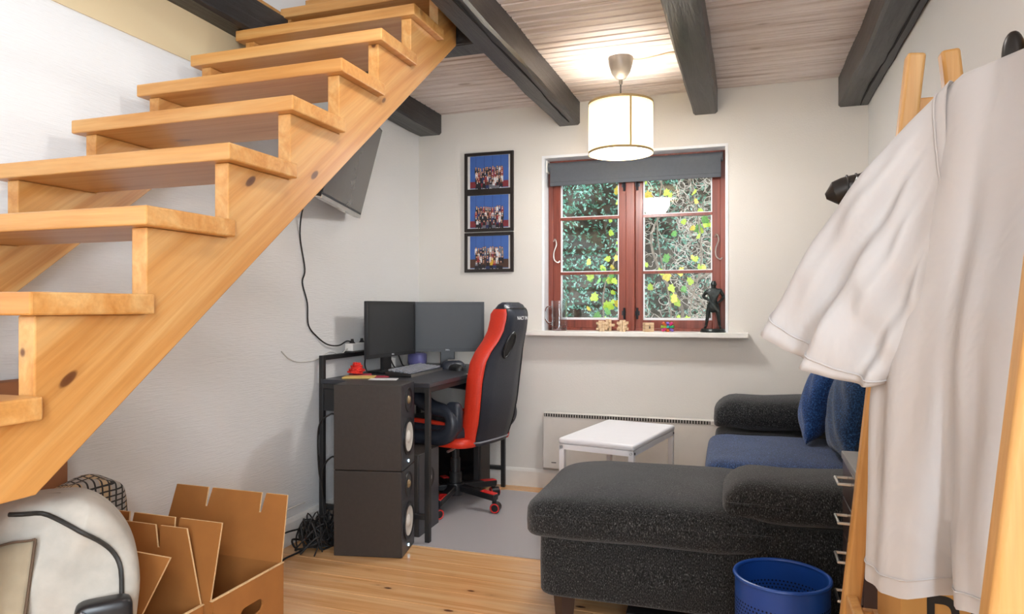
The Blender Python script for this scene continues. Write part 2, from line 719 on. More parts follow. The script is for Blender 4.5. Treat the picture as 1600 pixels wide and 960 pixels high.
def back_xy(u, v, d=0.0):
    p = on_plane(u, v, bw(0, d), BN)
    return (p - bw(0, d)).dot(BW), p.z


# floor
fl = MB().box(XL - 0.1, XR + 0.1, YF - 0.1, YB + 0.15, -0.12, -0.022).build('floor', 'soil')
tag(fl, 'varnished knotty pine plank floor', 'floor', kind='structure')
pw = 0.142
pm = MB()
L = (XR - XL) / 2
pm.prism([(-pw / 2 + 0.0012, -0.022), (pw / 2 - 0.0012, -0.022), (pw / 2 - 0.0012, -0.0018), (pw / 2 - 0.003, 0), (-pw / 2 + 0.003, 0), (-pw / 2 + 0.0012, -0.0018)], -L, L)
pl = pm.mesh('plank', 'floor_pine', 0)
y = YF + pw / 2
while y < YB + 0.1:
    o = bpy.data.objects.new('plank', pl)
    COL.objects.link(o)
    o.parent = fl
    o.location = ((XL + XR) / 2, y, 0)
    y += pw

# left wall, lower woven wallpaper (its loft part is separate)
tag(MB().box(XL - 0.2, XL, YF, YB + 0.3, -0.1, 2.46).build('wall_left', 'wall_woven'), 'off-white woven wallpaper wall beside the stairs', 'wall', kind='structure')
tag(MB().box(XR, XR + 0.2, -0.48, YB + 0.3, -0.1, 2.9).box(XR, XR + 0.2, YF, -2.12, -0.1, 2.9).box(XR, XR + 0.2, -2.12, -0.48, -0.1, 0.75).box(XR, XR + 0.2, -2.12, -0.48, 2.1, 2.9).build('wall_right', 'wall_right_paint', smooth=0), 'plain pale grey wall behind the clothes rack', 'wall', kind='structure')

# back wall with the window opening
WS0, WS1, WZ0, WZ1 = 0.862, 1.978, 0.985, 2.09
m = MB()
TH_W = 0.30
for s0, s1, z0, z1 in ((-0.2, WS0, -0.1, 2.6), (WS1, 2.95, -0.1, 2.6), (WS0, WS1, -0.1, WZ0), (WS0, WS1, WZ1, 2.6)):
    vs_ = [bw(s0, 0, z0), bw(s1, 0, z0), bw(s1, TH_W, z0), bw(s0, TH_W, z0), bw(s0, 0, z1), bw(s1, 0, z1), bw(s1, TH_W, z1), bw(s0, TH_W, z1)]
    m.add(vs_, [(3, 2, 1, 0), (4, 5, 6, 7), (0, 1, 5, 4), (1, 2, 6, 5), (2, 3, 7, 6), (3, 0, 4, 7)])
tag(m.build('wall_back', 'wall_back_paint', smooth=0), 'cream papered wall with the window in it', 'wall', kind='structure')

# wall behind the camera with a window opening
m = MB()
m.box(XL, XR, YF - 0.2, YF, 0, 2.5)
tag(m.build('wall_front', 'wall_back_paint', smooth=0), 'plain wall behind the viewpoint', 'wall', kind='structure')

# ceiling boards
XB1R, XB2L, XB2R = -1.93, -1.122, -0.985
YTR = 2.80                    # trimmer joist at the stair opening
ce = MB().box(XB2L, XR + 0.1, YF, YB + 0.1, ZC + 0.022, 2.60).box(XL, XB2L, YTR + 0.1, YB + 0.1, ZC + 0.022, 2.60).build('ceiling', 'soil', smooth=0)
tag(ce, 'whitewashed beaded pine board ceiling', 'ceiling', kind='structure')
cw = 0.134


def ceil_mesh(x0, x1):
    h = cw / 2
    prof = [(-h + 0.003, 0.02), (-h + 0.003, 0.008), (-h + 0.009, 0.0), (-0.008, 0.0), (-0.003, 0.008), (0.003, 0.008), (0.008, 0.0), (h - 0.009, 0.0), (h - 0.003, 0.008), (h - 0.003, 0.02)]
    l2 = (x1 - x0) / 2
    return MB().prism(prof, -l2, l2).mesh('board', 'ceiling_pine', 0), (x0 + x1) / 2


full, cxf = ceil_mesh(XL, XR)
part_, cxp = ceil_mesh(XB2L + 0.02, XR)
y = YB + 0.03 - cw / 2
while y > YF:
    o = bpy.data.objects.new('board', full if y - cw / 2 > YTR + 0.03 else part_)
    COL.objects.link(o)
    o.parent = ce
    o.location = (cxf if y - cw / 2 > YTR + 0.03 else cxp, y, ZC)
    y -= cw


# old beams, slightly hewn
def beam(name, x0, x1, x0n, x1n, z0, z1, y0, y1, label, seed, crack=True):
    rnd = random.Random(seed)
    m = MB()
    N = 40
    jl = [0.0] * (N + 1)
    jr = [0.0] * (N + 1)
    jz = [0.0] * (N + 1)
    a = b = c = 0
    for i in range(N + 1):
        a = a * 0.6 + rnd.uniform(-1, 1) * 0.004
        b = b * 0.6 + rnd.uniform(-1, 1) * 0.003
        c = c * 0.6 + rnd.uniform(-1, 1) * 0.003
        jl[i], jr[i], jz[i] = a, b, c
    vs_, fs = [], []
    for i in range(N + 1):
        f_ = i / N
        yy = y0 + (y1 - y0) * f_
        xa = x0n + (x0 - x0n) * f_ + jl[i]
        xb = x1n + (x1 - x1n) * f_ + jr[i]
        za = z0 + jz[i]
        ch = 0.008 + 0.006 * abs(sin(i * 1.7 + seed))
        vs_ += [(xa, yy, z1), (xa, yy, za + ch), (xa + ch, yy, za), (xb - ch, yy, za), (xb, yy, za + ch), (xb, yy, z1)]
    for i in range(N):
        for j in range(6):
            j2 = (j + 1) % 6
            fs.append((i * 6 + j, i * 6 + j2, (i + 1) * 6 + j2, (i + 1) * 6 + j))
    fs.append(tuple(range(6)))
    fs.append(tuple(N * 6 + j for j in reversed(range(6))))
    m.add(vs_, fs)
    o = m.build(name, 'beam_dark', smooth=25)
    tag(o, label, 'beam', kind='structure')
    if crack:
        k = MB()
        pts = []
        cx = 0.55
        yy = y0
        while yy < y1 - 0.02:
            f_ = (yy - y0) / (y1 - y0)
            cx = min(0.72, max(0.35, cx + rnd.uniform(-0.035, 0.035)))
            xa = x0n + (x0 - x0n) * f_
            xb = x1n + (x1 - x1n) * f_
            pts.append((xa + (xb - xa) * cx, yy))
            yy += 0.09
        wv = [0.001 + 0.003 * abs(sin(i * 0.37 + seed)) for i in range(len(pts))]
        vs_, fs = [], []
        for (px, py), w in zip(pts, wv):
            vs_ += [(px - w, py, z0 - 0.0055), (px + w, py, z0 - 0.0055), (px + w, py, z0 + 0.02), (px - w, py, z0 + 0.02)]
        for i in range(len(pts) - 1):
            for j in range(4):
                j2 = (j + 1) % 4
                fs.append((i * 4 + j, i * 4 + j2, i * 4 + 4 + j2, i * 4 + 4 + j))
        k.add(vs_, fs)
        k.build('crack', 'beam_crack', o)
    return o


beam('trim_1', XL, -1.92, XL, -2.02, 2.285, 2.43, YF, YB + 0.02, 'dark old ceiling beam running along the left wall', 3, False)
beam('trim_2', XB2L, XB2R, XB2L, XB2R, ZBEAM, ZC + 0.015, YF, YB + 0.02, 'dark cracked ceiling beam beside the stair top', 5)
beam('trim_3', -0.304, -0.162, -0.304, -0.162, ZBEAM, ZC + 0.015, YF, YB + 0.03, 'dark ceiling beam right of the pendant lamp', 8, False)
beam('trim_4', 0.485, XR, 0.485, XR, 2.252, ZC + 0.015, YF, YB + 0.03, 'dark cracked ceiling beam against the right wall', 11)
tag(MB().box(-1.95, XB2L, YTR, YTR + 0.13, 2.29, 2.47).build('trim_5', 'beam_dark', bevel=0.006), 'short dark cross joist at the head of the stairs', 'beam', kind='structure')
# plaster cove under the left beam, pine edge and white wall of the loft
tag(MB().prism([(XL, 2.112), (XL + 0.004, 2.112), (XL + 0.03, 2.25), (XL + 0.034, 2.287), (XL, 2.287)], YF, 2.62, 'xz').build('trim_6', 'plaster_tan'), 'smooth tan plaster band under the left beam', 'plaster band', kind='structure')
tag(MB().box(-2.06, -1.985, YF, 2.75, 2.432, 2.468).build('trim_7', 'stair_pine_slope'), 'thin pine edging above the left beam', 'trim', kind='structure')
up = MB()
up.box(-2.25, -1.995, YF, 4.45, 2.468, 4.5)
up.box(-2.0, XR + 0.2, 4.25, 4.45, 2.6, 4.5)
up.box(XR, XR + 0.2, YF, 4.45, 2.9, 4.5)
up.box(-2.0, XR + 0.2, YF - 0.2, YF, 2.46, 4.5)
up.box(-2.2, XR + 0.2, YF, 4.45, 4.5, 4.6)
tag(up.build('wall_loft', 'white_paint', smooth=0), 'white painted loft wall seen above the stair opening', 'wall', kind='structure')
tag(MB().box(-1.99, XB2L, YTR + 0.0, YTR + 0.04, 2.47, 2.60).build('trim_8', 'stair_pine_x'), 'pine board edging the upper floor', 'trim', kind='structure')

# baseboards
def baseboard(name, pts, h, label):
    prof = [(0, 0), (0.016, 0), (0.016, h - 0.02), (0.01, h - 0.006), (0.006, h), (0, h)]
    m = MB()
    (a, b) = (Vector(pts[0]), Vector(pts[1]))
    d = (b - a).normalized()
    nrm = Vector((d.y, -d.x, 0))
    vs_ = [a + nrm * p + Vector((0, 0, z)) for p, z in prof] + [b + nrm * p + Vector((0, 0, z)) for p, z in prof]
    n = len(prof)
    m.add(vs_, [tuple(range(n)), tuple(reversed(range(n, 2 * n)))] + [(i, (i + 1) % n, n + (i + 1) % n, n + i) for i in range(n)])
    return tag(m.build(name, 'white_gloss', smooth=0), label, 'baseboard', kind='structure')


baseboard('baseboard_left', ((XL, YF, 0), (XL, YB, 0)), 0.125, 'white skirting board along the left wall')
baseboard('baseboard_back', (bw(0), bw(2.71)), 0.115, 'white skirting board under the radiator wall')

# ------------------------------------------------------------------ window
# local frame: x along the back wall, y outwards, z up; origin at wall face on the left corner
win = thing('window_1', 'red-brown wooden casement window with six panes', 'window', bw(0), PHI, kind='structure')
rv = MB()
d0, d1 = 0.0, 0.115          # reveal lining
rv.box(WS0 - 0.004, WS0 + 0.012, -0.004, d1, WZ0, WZ1)
rv.box(WS1 - 0.012, WS1 + 0.004, -0.004, d1, WZ0, WZ1)
rv.box(WS0 - 0.004, WS1 + 0.004, -0.004, d1, WZ1 - 0.012, WZ1 + 0.004)
rv.build('window_reveal', 'reveal_white', win)
fx0, fx1, fz0, fz1 = WS0 + 0.012, WS1 - 0.012, WZ0 - 0.01, WZ1 - 0.012
fy0, fy1 = 0.100, 0.170
fr = MB()
fr.box(fx0, fx0 + 0.032, fy0, fy1, fz0, fz1)
fr.box(fx1 - 0.032, fx1, fy0, fy1, fz0, fz1)
fr.box(fx0, fx1, fy0, fy1, fz1 - 0.04, fz1)
fr.box(fx0, fx1, fy0, fy1, fz0, fz0 + 0.035)
mx_ = (fx0 + fx1) / 2 - 0.018
fr.box(mx_ - 0.028, mx_ + 0.028, fy0 - 0.022, fy1, fz0, fz1 - 0.04)
fr.build('window_frame', 'window_wood', win, bevel=0.004)
for k, (a, b) in enumerate(((fx0 + 0.030, mx_ - 0.028), (mx_ + 0.028, fx1 - 0.030))):
    sw = 0.047
    z0, z1 = fz0 + 0.034, fz1 - 0.038
    y0, y1 = fy0 + 0.008, fy0 + 0.052
    s = MB()
    s.box(a, a + sw, y0, y1, z0, z1)
    s.box(b - sw, b, y0, y1, z0, z1)
    s.box(a + sw, b - sw, y0, y1, z0, z0 + 0.05)
    s.box(a + sw, b - sw, y0, y1, z1 - 0.05, z1)
    ca = s.build('casement', 'window_wood', win, bevel=0.003)
    ga, gb, gz0, gz1 = a + sw, b - sw, z0 + 0.05, z1 - 0.05
    # white putty line around the glass
    p = MB()
    for (xa, xb, za, zb) in ((ga, ga + 0.008, gz0, gz1), (gb - 0.008, gb, gz0, gz1), (ga, gb, gz0, gz0 + 0.014), (ga, gb, gz1 - 0.008, gz1)):
        p.box(xa, xb, y0 + 0.012, y0 + 0.03, za, zb)
    p.build('glazing_bead', 'reveal_white', ca)
    zs = [WZ0 + 0.372, WZ0 + 0.722]
    for zz in zs:
        g = MB()
        g.box(ga, gb, y0 + 0.006, y0 + 0.036, zz - 0.011, zz + 0.006)
        g.build('muntin', 'window_wood', ca)
        MB().box(ga, gb, y0 + 0.008, y0 + 0.034, zz + 0.006, zz + 0.011).build('muntin_edge', 'reveal_white', ca)
    zz = [gz0] + zs + [gz1]
    for i in range(3):
        MB().box(ga, gb, y0 + 0.018, y0 + 0.022, zz[i] + 0.004, zz[i + 1] - 0.004).build('pane', 'window_glass', ca)
    # curly hasp on the outer stile
    sx = a + 0.016 if k == 0 else b - 0.020
    zc = 1.49
    hp = spline([(sx - 0.012, y0 - 0.012, zc + 0.07), (sx, y0 - 0.016, zc + 0.085), (sx + 0.010, y0 - 0.02, zc + 0.05), (sx - 0.006, y0 - 0.022, zc), (sx - 0.004, y0 - 0.022, zc - 0.045), (sx + 0.018, y0 - 0.02, zc - 0.065), (sx + 0.03, y0 - 0.012, zc - 0.055)], 6)
    MB().tube(hp, 0.0042, 6).build('hasp', 'silver', ca)
    hx = b - 0.012 if k == 0 else a + 0.012
    for hz in (1.92 - 0.02, 1.10):
        hb = MB().tube([(hx, y0 - 0.006, hz - 0.035), (hx, y0 - 0.006, hz + 0.035)], 0.007, 8)
        hb.box(hx - 0.016, hx + 0.016, y0 - 0.004, y0 + 0.002, hz - 0.012, hz + 0.016)
        hb.build('hinge', 'bolt_dark', ca)
MB().box(mx_ - 0.014, mx_ + 0.022, fy0 - 0.03, fy0 - 0.02, 1.93, 1.965).build('bracket', 'silver', win)
# sill board
sl = MB()
sl.box(WS0 - 0.085, WS1 + 0.115, -0.105, 0.0, 0.962, 0.992)
sl.box(WS0 + 0.01, WS1 - 0.01, 0.0, 0.112, 0.962, 0.992)
sill = sl.build('trim_9', 'white_gloss', bevel=0.004, loc=bw(0), rot=(0, 0, PHI))
tag(sill, 'white window sill board', 'window sill', kind='structure')
# roller blind
bl = thing('roller_blind', 'dark grey roller blind rolled up at the top of the window', 'blind', bw(0, 0.055, 0), PHI)
MB().lathe([(0.0, 0), (0.028, 0), (0.028, fx1 - fx0 - 0.03), (0.0, fx1 - fx0 - 0.03)], 20, (fx0 + 0.015, 0.0, 2.03), 'x').build('roller', 'blind_grey', bl)
MB().box(fx0 + 0.03, fx1 - 0.025, -0.029, -0.026, 1.925, 2.035).build('blind_cloth', 'blind_grey', bl)
MB().box(fx0 + 0.03, fx1 - 0.025, -0.034, -0.021, 1.905, 1.93).build('bottom_rail', 'blind_grey', bl, bevel=0.003)
MB().box(fx0 + 0.004, fx0 + 0.012, -0.03, 0.03, 1.995, 2.07).build('blind_bracket', 'white_gloss', bl)

# ------------------------------------------------------------------ staircase
RISE, GO = 0.1857, 0.2443
Z0T, Y0T = 1.167, 0.869
st = thing('staircase', 'open-riser pine staircase climbing to the loft', 'staircase', (-1.6, 0.8, 0.0))
SO = Vector(st.location)
tread_me = MB().box(-0.41, 0.41, 0, 0.268, -0.042, 0).mesh('tread', 'stair_pine_x', 0)
tread_top = MB().box(-0.375, 0.41, 0, 0.2, -0.042, 0).mesh('tread', 'stair_pine_x', 0)
for n_ in range(-1, 8):
    o = bpy.data.objects.new('tread', tread_me if n_ < 7 else tread_top)
    COL.objects.link(o)
    o.parent = st
    o.location = (-1.59 - SO.x, Y0T + GO * n_ - SO.y, Z0T + RISE * n_)
    b = o.modifiers.new('b', 'BEVEL')
    b.width = 0.004
    b.segments = 2


def stringer(xa, xb):
    poly = []
    ns = list(range(-1, 8))
    # saw-tooth upper edge
    for n_ in ns:
        yf = Y0T + GO * n_ + 0.028
        zt = Z0T + RISE * n_ - 0.0425
        zprev = Z0T + RISE * (n_ - 1)
        if n_ == -1:
            poly.append((yf, 0.802))
        else:
            poly.append((yf, zprev - 0.0425))
        if n_ == 7:
            zt = 2.44
        poly.append((yf, zt))
    poly.append((2.795, 2.44))
    poly.append((2.795, 2.288))
    poly.append((0.90, 0.802))
    # the lowest tooth stands on the landing
    poly[0] = (Y0T - GO + 0.028, 0.802)
    return MB().prism([(a - SO.y, b) for a, b in poly], xa - SO.x, xb - SO.x)


stringer(-1.25, -1.208).build('stringer', 'stair_pine_slope', st, smooth=0, bevel=0.003)
stringer(-1.972, -1.93).build('stringer', 'stair_pine_slope', st, smooth=0, bevel=0.003)
lg = MB()
lg.box(-2.0 - SO.x, -1.18 - SO.x, -0.35 - SO.y, 0.80 - SO.y, 0.76, 0.802)
for px in (-1.97, -1.25):
    for py in (-0.3, 0.72):
        lg.box(px - SO.x, px + 0.06 - SO.x, py - SO.y, py + 0.06 - SO.y, 0, 0.76)
lg.build('landing', 'stair_pine_x', st, smooth=0, bevel=0.003)

# ------------------------------------------------------------------ pictures
def picture(zc, label, seed, sc=0.505, w=0.335, h=0.256, tilt=0.0):
    t_ = thing('photo_frame', label, 'picture', bw(sc, -0.002, zc - h / 2), PHI, 'framed group photos on the back wall')
    t_.rotation_euler = (0, tilt, PHI)
    fw = 0.020
    m = MB()
    m.box(-w / 2, w / 2, -0.018, 0, 0, fw)
    m.box(-w / 2, w / 2, -0.018, 0, h - fw, h)
    m.box(-w / 2, -w / 2 + fw, -0.018, 0, fw, h - fw)
    m.box(w / 2 - fw, w / 2, -0.018, 0, fw, h - fw)
    m.build('frame', 'frame_black', t_, smooth=0)
    MB().box(-w / 2 + fw, w / 2 - fw, -0.008, -0.001, fw, h - fw).build('mount', 'mat_white', t_)
    r = random.Random(seed)
    mats = ['p_blue', 'p_red', 'p_skin', 'p_black', 'p_white', 'p_grey', 'p_maroon', 'p_yellow', 'p_navy', 'p_brown', 'p_edge']
    pm_ = MB()
    x0, x1, z0, z1 = -w / 2 + fw + 0.017, w / 2 - fw - 0.014, fw + 0.004, h - fw - 0.001
    lay = [-0.009]

    def quad(a, b, c, d, mi):
        lay[0] -= 0.000012
        pm_.cur = mi
        pm_.add([(a, lay[0], c), (b, lay[0], c), (b, lay[0], d), (a, lay[0], d)], [(0, 1, 2, 3)])

    def disc(cx, cz, rr, mi):
        lay[0] -= 0.000012
        pm_.cur = mi
        pm_.add([(cx + rr * 0.85 * cos(a * pi / 4), lay[0], cz + rr * sin(a * pi / 4)) for a in range(8)], [tuple(range(8))])
    quad(x0, x1, z0, z1, 0)
    for i in range(4):
        q = x0 + (x1 - x0) * (i + 0.7) / 4.6
        quad(q, q + 0.0016, z0 + 0.05, z1, 8)
    quad(x0, x1, z0, z0 + (0.046 if seed != 3 else 0.06), 1 if seed != 3 else 9)
    quad(x0, x1, z0, z0 + 0.005, 10)
    for row in range(4):
        nn = 12 if row < 3 else 8
        zb = z0 + 0.128 - row * 0.028
        for i in range(nn):
            cx = x0 + 0.035 + (x1 - x0 - 0.07) * (i + 0.5 + r.uniform(-0.2, 0.2)) / nn
            dz = r.uniform(-0.006, 0.006)
            ht = 0.038
            c = r.choice([3, 3, 3, 3, 4, 4, 5, 8, 6, 9] + ([7] if seed == 3 else [3]))
            quad(cx - 0.0085, cx + 0.0085, zb + dz - ht, zb + dz, c)
            if row == 3:
                quad(cx - 0.012, cx + 0.012, zb + dz - ht - 0.008, zb + dz - ht * 0.6, r.choice([3, 5, 8, 3]))
                quad(cx - 0.005, cx + 0.001, zb + dz - ht - 0.010, zb + dz - ht - 0.005, 4)
            quad(cx - 0.003, cx + 0.003, zb + dz - 0.012, zb + dz - 0.003, r.choice([4, 2, c]))
            disc(cx, zb + dz + 0.005, 0.0068, r.choice([3, 9, 9]))
            disc(cx, zb + dz + 0.0035, 0.0055, 2)
    pm_.build('print', mats, t_, smooth=0)
    return t_


picture(2.013, 'topmost of three black-framed group photos on the back wall', 1, tilt=-0.0)
picture(1.757, 'middle black-framed group photo with front row sitting on the floor', 2)
picture(1.494, 'lowest black-framed group photo with a yellow shirt in the front row', 3)

# ------------------------------------------------------------------ television on the left wall
P1, P2 = Vector((-1.785, 2.62, 1.63)), Vector((-2.0, 3.31, 1.63))
dx = (P2 - P1).normalized()
ang = atan2(dx.y, dx.x) - pi          # local -x towards P2
tvw = (P2 - P1).length
tv = thing('television', 'flat black television tilted on a wall bracket under the stairs', 'television', (P1 + P2) / 2, ang)
tilt = radians(14.5)
tm = MB().box(-tvw / 2, tvw / 2, -0.03, 0.0, 0, 0.49)
e = bpy.data.objects
panel = tm.build('panel', 'bezel_black', tv, bevel=0.004)
scr = MB().box(-tvw / 2 + 0.012, tvw / 2 - 0.012, 0.0005, 0.002, 0.022, 0.478).build('screen', 'tv_screen', panel)
MB().box(-tvw / 2 + 0.05, tvw / 2 - 0.05, -0.065, -0.03, 0.03, 0.30).build('rear_housing', 'black_plastic', panel, bevel=0.01)
MB().box(-tvw / 2 + 0.01, tvw / 2 - 0.01, -0.034, 0.004, -0.008, 0.012).build('bottom_strip', 'silver', panel, bevel=0.003)
MB().box(-0.05, 0.05, -0.01, 0.002, -0.016, -0.004).build('sensor', 'silver', panel, bevel=0.003)
panel.rotation_euler = (-tilt, 0, 0)
# local +y must face the room
br = MB()
br.box(-0.10, 0.10, -0.075, -0.06, 0.12, 0.32)
br.build('bracket_plate', 'black_metal', panel)
c0 = tv.matrix_basis.inverted() if False else None
inv = Matrix.Translation(tv.location) @ Matrix.Rotation(ang, 4, 'Z')
inv = inv.inverted()
am = MB()
am.bar(inv @ Vector((XL + 0.016, 3.02, 1.87)), inv @ Vector((-1.96, 3.0, 1.87)), 0.04, 0.05)
am.bar(inv @ Vector((XL + 0.024, 3.02, 1.79)), inv @ Vector((XL + 0.024, 3.02, 1.95)), 0.012, 0.10)
am.build('wall_arm', 'black_metal', tv)
XW = XL + 0.006
cab = spline([(-1.93, 2.80, 1.68), (-2.04, 2.86, 1.64), (XW, 2.88, 1.50), (XW, 2.92, 1.33), (XW, 2.90, 1.26), (XW, 2.94, 1.16), (XW, 2.95, 1.05), (XW, 3.02, 0.99), (XW + 0.01, 3.10, 0.945), (XW + 0.02, 3.19, 0.935), (XW + 0.03, 3.25, 0.955), (-2.045, 3.29, 0.95)], 6)
tag(MB().tube(cab, 0.0038, 6).build('television_cable', 'black_rubber'), 'thin black cable hanging down the wall from the television', 'cable')

# ------------------------------------------------------------------ pendant lamp
lx, ly = -0.612, 3.53
pd = thing('pendant_lamp', 'cream drum pendant lamp hanging from the ceiling boards', 'lamp', (lx, ly, ZC))
MB().lathe([(0.0, 0.0), (0.064, 0.0), (0.064, -0.008), (0.060, -0.035), (0.047, -0.075), (0.026, -0.105), (0.010, -0.112), (0.009, -0.135), (0.0, -0.135)], 28).build('canopy', 'canopy_grey', pd)
MB().tube([(0, 0, -0.13), (0, 0, -0.36)], 0.0035, 8).build('cord', 'black_rubber', pd)
ztop, zbot, rs = -0.232, -0.490, 0.163
sh = MB()
sh.lathe([(rs, zbot), (rs, ztop), (rs - 0.003, ztop), (rs - 0.003, zbot), (rs, zbot)], 64)
shade = sh.build('shade', 'shade_fabric', pd)
MB().lathe([(rs + 0.0015, ztop - 0.010), (rs + 0.0015, ztop + 0.002), (rs - 0.004, ztop + 0.002), (rs - 0.004, ztop - 0.010)], 64).build('top_trim', 'shade_trim', shade)
MB().lathe([(rs + 0.0015, zbot - 0.001), (rs + 0.0015, zbot + 0.010), (rs - 0.004, zbot + 0.010), (rs - 0.004, zbot - 0.001)], 64).build('bottom_trim', 'shade_trim', shade)
a0 = atan2(-ly, -lx) + 0.30
m = MB()
da = 0.028
m.add([((rs + 0.002) * cos(a0 + s * da), (rs + 0.002) * sin(a0 + s * da), z) for z in (zbot, ztop) for s in (-1, 0, 1)], [(0, 1, 4, 3), (1, 2, 5, 4)])
m.build('seam_strip', 'shade_trim', shade)
MB().lathe([(0.0, zbot + 0.012), (rs - 0.006, zbot + 0.012), (rs - 0.006, zbot + 0.015), (0.0, zbot + 0.015)], 48).build('diffuser', 'diffuser_glow', pd)
MB().tube([(rs - 0.004, 0, ztop - 0.02), (-rs + 0.004, 0, ztop - 0.02)], 0.002, 6).build('spider', 'silver', pd)
MB().lathe([(0, -0.30), (0.02, -0.30), (0.02, -0.36), (0.034, -0.385), (0.03, -0.415), (0.0, -0.43)], 20).build('bulb', 'diffuser_glow', pd)
pl_ = point('pendant_lamp_light', (lx, ly, ZC - 0.35), 8, (1.0, 0.96, 0.90), 0.05)
pl2 = point('pendant_lamp_lower_light', (lx, ly, ZC + zbot - 0.02), 16, (0.97, 0.97, 0.97), 0.10)
cc = spline([(lx + 0.06, ly, ZC - 0.012), (lx + 0.11, ly + 0.005, ZC - 0.014), (lx + 0.18, ly - 0.01, ZC - 0.012), (lx + 0.25, ly - 0.012, ZC - 0.004), (-0.305, ly - 0.02, ZC - 0.012)], 6)
tag(MB().tube(cc, 0.003, 6).build('ceiling_cable', 'brass_dark'), 'thin brown cable from the pendant lamp along the ceiling', 'cable')

# ------------------------------------------------------------------ desk
DZ = 0.772
dk = thing('desk', 'black metal-framed computer desk along the left wall', 'desk', (-1.755, 3.58, 0))
DO = Vector(dk.location)
dx0, dx1, dy0, dy1 = -2.066 - DO.x, -1.447 - DO.x, 3.02 - DO.y, 4.135 - DO.y


def dbox(x0, x1, y0, y1, z0, z1, name, mat='black_metal', bev=0.002):
    return MB().box(x0, x1, y0, y1, z0, z1).build(name, mat, dk, bevel=bev)


dbox(dx0 + 0.012, dx1 + 0.004, dy0 - 0.004, dy1, DZ - 0.022, DZ, 'desk_top', 'desk_top_black', 0.003)
lw = 0.025
for (x, y, h) in ((dx0, dy0, 0.892), (dx1 - lw, dy0, DZ - 0.022), (dx0, dy1 - lw, 0.892), (dx1 - lw, dy1 - lw, DZ - 0.022)):
    dbox(x, x + lw, y, y + lw, 0.003, h, 'leg')
dbox(dx0, dx0 + lw, dy0 + lw, dy1 - lw, 0.868, 0.892, 'upper_rail')
dbox(dx0 - 0.002, dx0 + 0.075, dy0 + 0.22, dy1 - 0.03, 0.892, 0.9, 'monitor_shelf')
for y in (dy0, dy1 - lw):
    dbox(dx0 + lw, dx1 - lw, y, y + lw, 0.11, 0.135, 'side_rail')
    dbox(dx0 + lw, dx1 - lw, y, y + lw, DZ - 0.047, DZ - 0.022, 'top_rail')
dbox(dx1 - lw, dx1 - 0.004, dy0 + lw, dy1 - lw, DZ - 0.047, DZ - 0.022, 'front_rail')
dbox(dx0 + lw, dx0 + 0.17, dy0 + 0.004, dy0 + 0.02, DZ - 0.16, DZ - 0.048, 'side_panel', 'black_plastic')


def monitor(label, pl_, pr_, z0, z1, base_off, logo=True):
    """pl_, pr_: lower left and right corner as the viewer in front of it sees them"""
    pl_, pr_ = Vector(pl_), Vector(pr_)
    c = (pl_ + pr_) / 2
    d = (pr_ - pl_).normalized()
    w = (pr_ - pl_).length
    rz = atan2(d.y, d.x)
    t_ = thing('computer_monitor', label, 'monitor', (c.x, c.y, DZ), rz, 'computer monitors on the desk')
    a, b = z0 - DZ, z1 - DZ
    pn = MB().box(-w / 2, w / 2, 0.0, 0.022, a, b).build('housing', 'bezel_black', t_, bevel=0.003)
    MB().box(-w / 2 + 0.06, w / 2 - 0.06, 0.022, 0.05, a + 0.05, b - 0.05).build('rear_cover', 'black_plastic', pn, bevel=0.01)
    bz = 0.017
    fm = MB()
    fm.box(-w / 2, w / 2, -0.004, 0.0, a, a + bz + 0.006)
    fm.box(-w / 2, w / 2, -0.004, 0.0, b - bz, b)
    fm.box(-w / 2, -w / 2 + bz, -0.004, 0.0, a + bz, b - bz)
    fm.box(w / 2 - bz, w / 2, -0.004, 0.0, a + bz, b - bz)
    fm.build('bezel', 'bezel_black', pn, smooth=0)
    MB().box(-w / 2 + bz, w / 2 - bz, -0.001, 0.0005, a + bz + 0.006, b - bz).build('screen', 'screen_black', t_)
    if logo:
        text_mesh('logo', 'DELL', 0.012, 'white_text', t_, (0, -0.0045, a + 0.0115), (pi / 2, 0, 0), 0.0003)
    MB().box(-0.045, 0.045, 0.045 + base_off, 0.065 + base_off, 0.01, a + 0.12).build('stand_neck', 'black_plastic', t_, bevel=0.004)
    MB().box(-0.11, 0.11, -0.05 + base_off, 0.11 + base_off, 0.0005, 0.012).build('stand_base', 'black_plastic', t_, bevel=0.005)
    return t_


monitor('left computer monitor standing parallel to the side wall', (-1.912, 3.235, 0), (-1.885, 3.735, 0), 0.862, 1.172, -0.012)
monitor('right computer monitor angled in the room corner', (-1.968, 3.845, 0), (-1.555, 4.035, 0), 0.862, 1.172, -0.03)

# power strip with plug
ps = thing('power_strip', 'white power strip on the desk rail behind the left monitor', 'power strip', (-2.045, 3.36, 0.9))
MB().box(-0.025, 0.025, -0.095, 0.14, 0, 0.042).build('body', 'white_gloss', ps, bevel=0.004)
for yy in (-0.06, 0.04):
    MB().lathe([(0.0, 0.065), (0.007, 0.065), (0.010, 0.05), (0.018, 0.042), (0.0, 0.042)], 14, (0, yy, 0)).build('plug', 'black_rubber', ps)
wc = spline([(-2.05, 3.262, 0.915), (-2.066, 3.21, 0.885), (XL + 0.004, 3.14, 0.905), (XL + 0.004, 3.02, 0.87), (XL + 0.004, 2.88, 0.87), (XL + 0.004, 2.80, 0.89), (XL + 0.004, 2.74, 0.93)], 6)
tag(MB().tube(wc, 0.003, 6).build('wall_cable', 'cable_white'), 'thin pale cable sagging on the wall beside the desk post', 'cable')

# keyboard
kb = thing('keyboard', 'black keyboard with grey keycaps on the desk', 'keyboard', (-1.744, 3.46, DZ + 0.0008), radians(93))
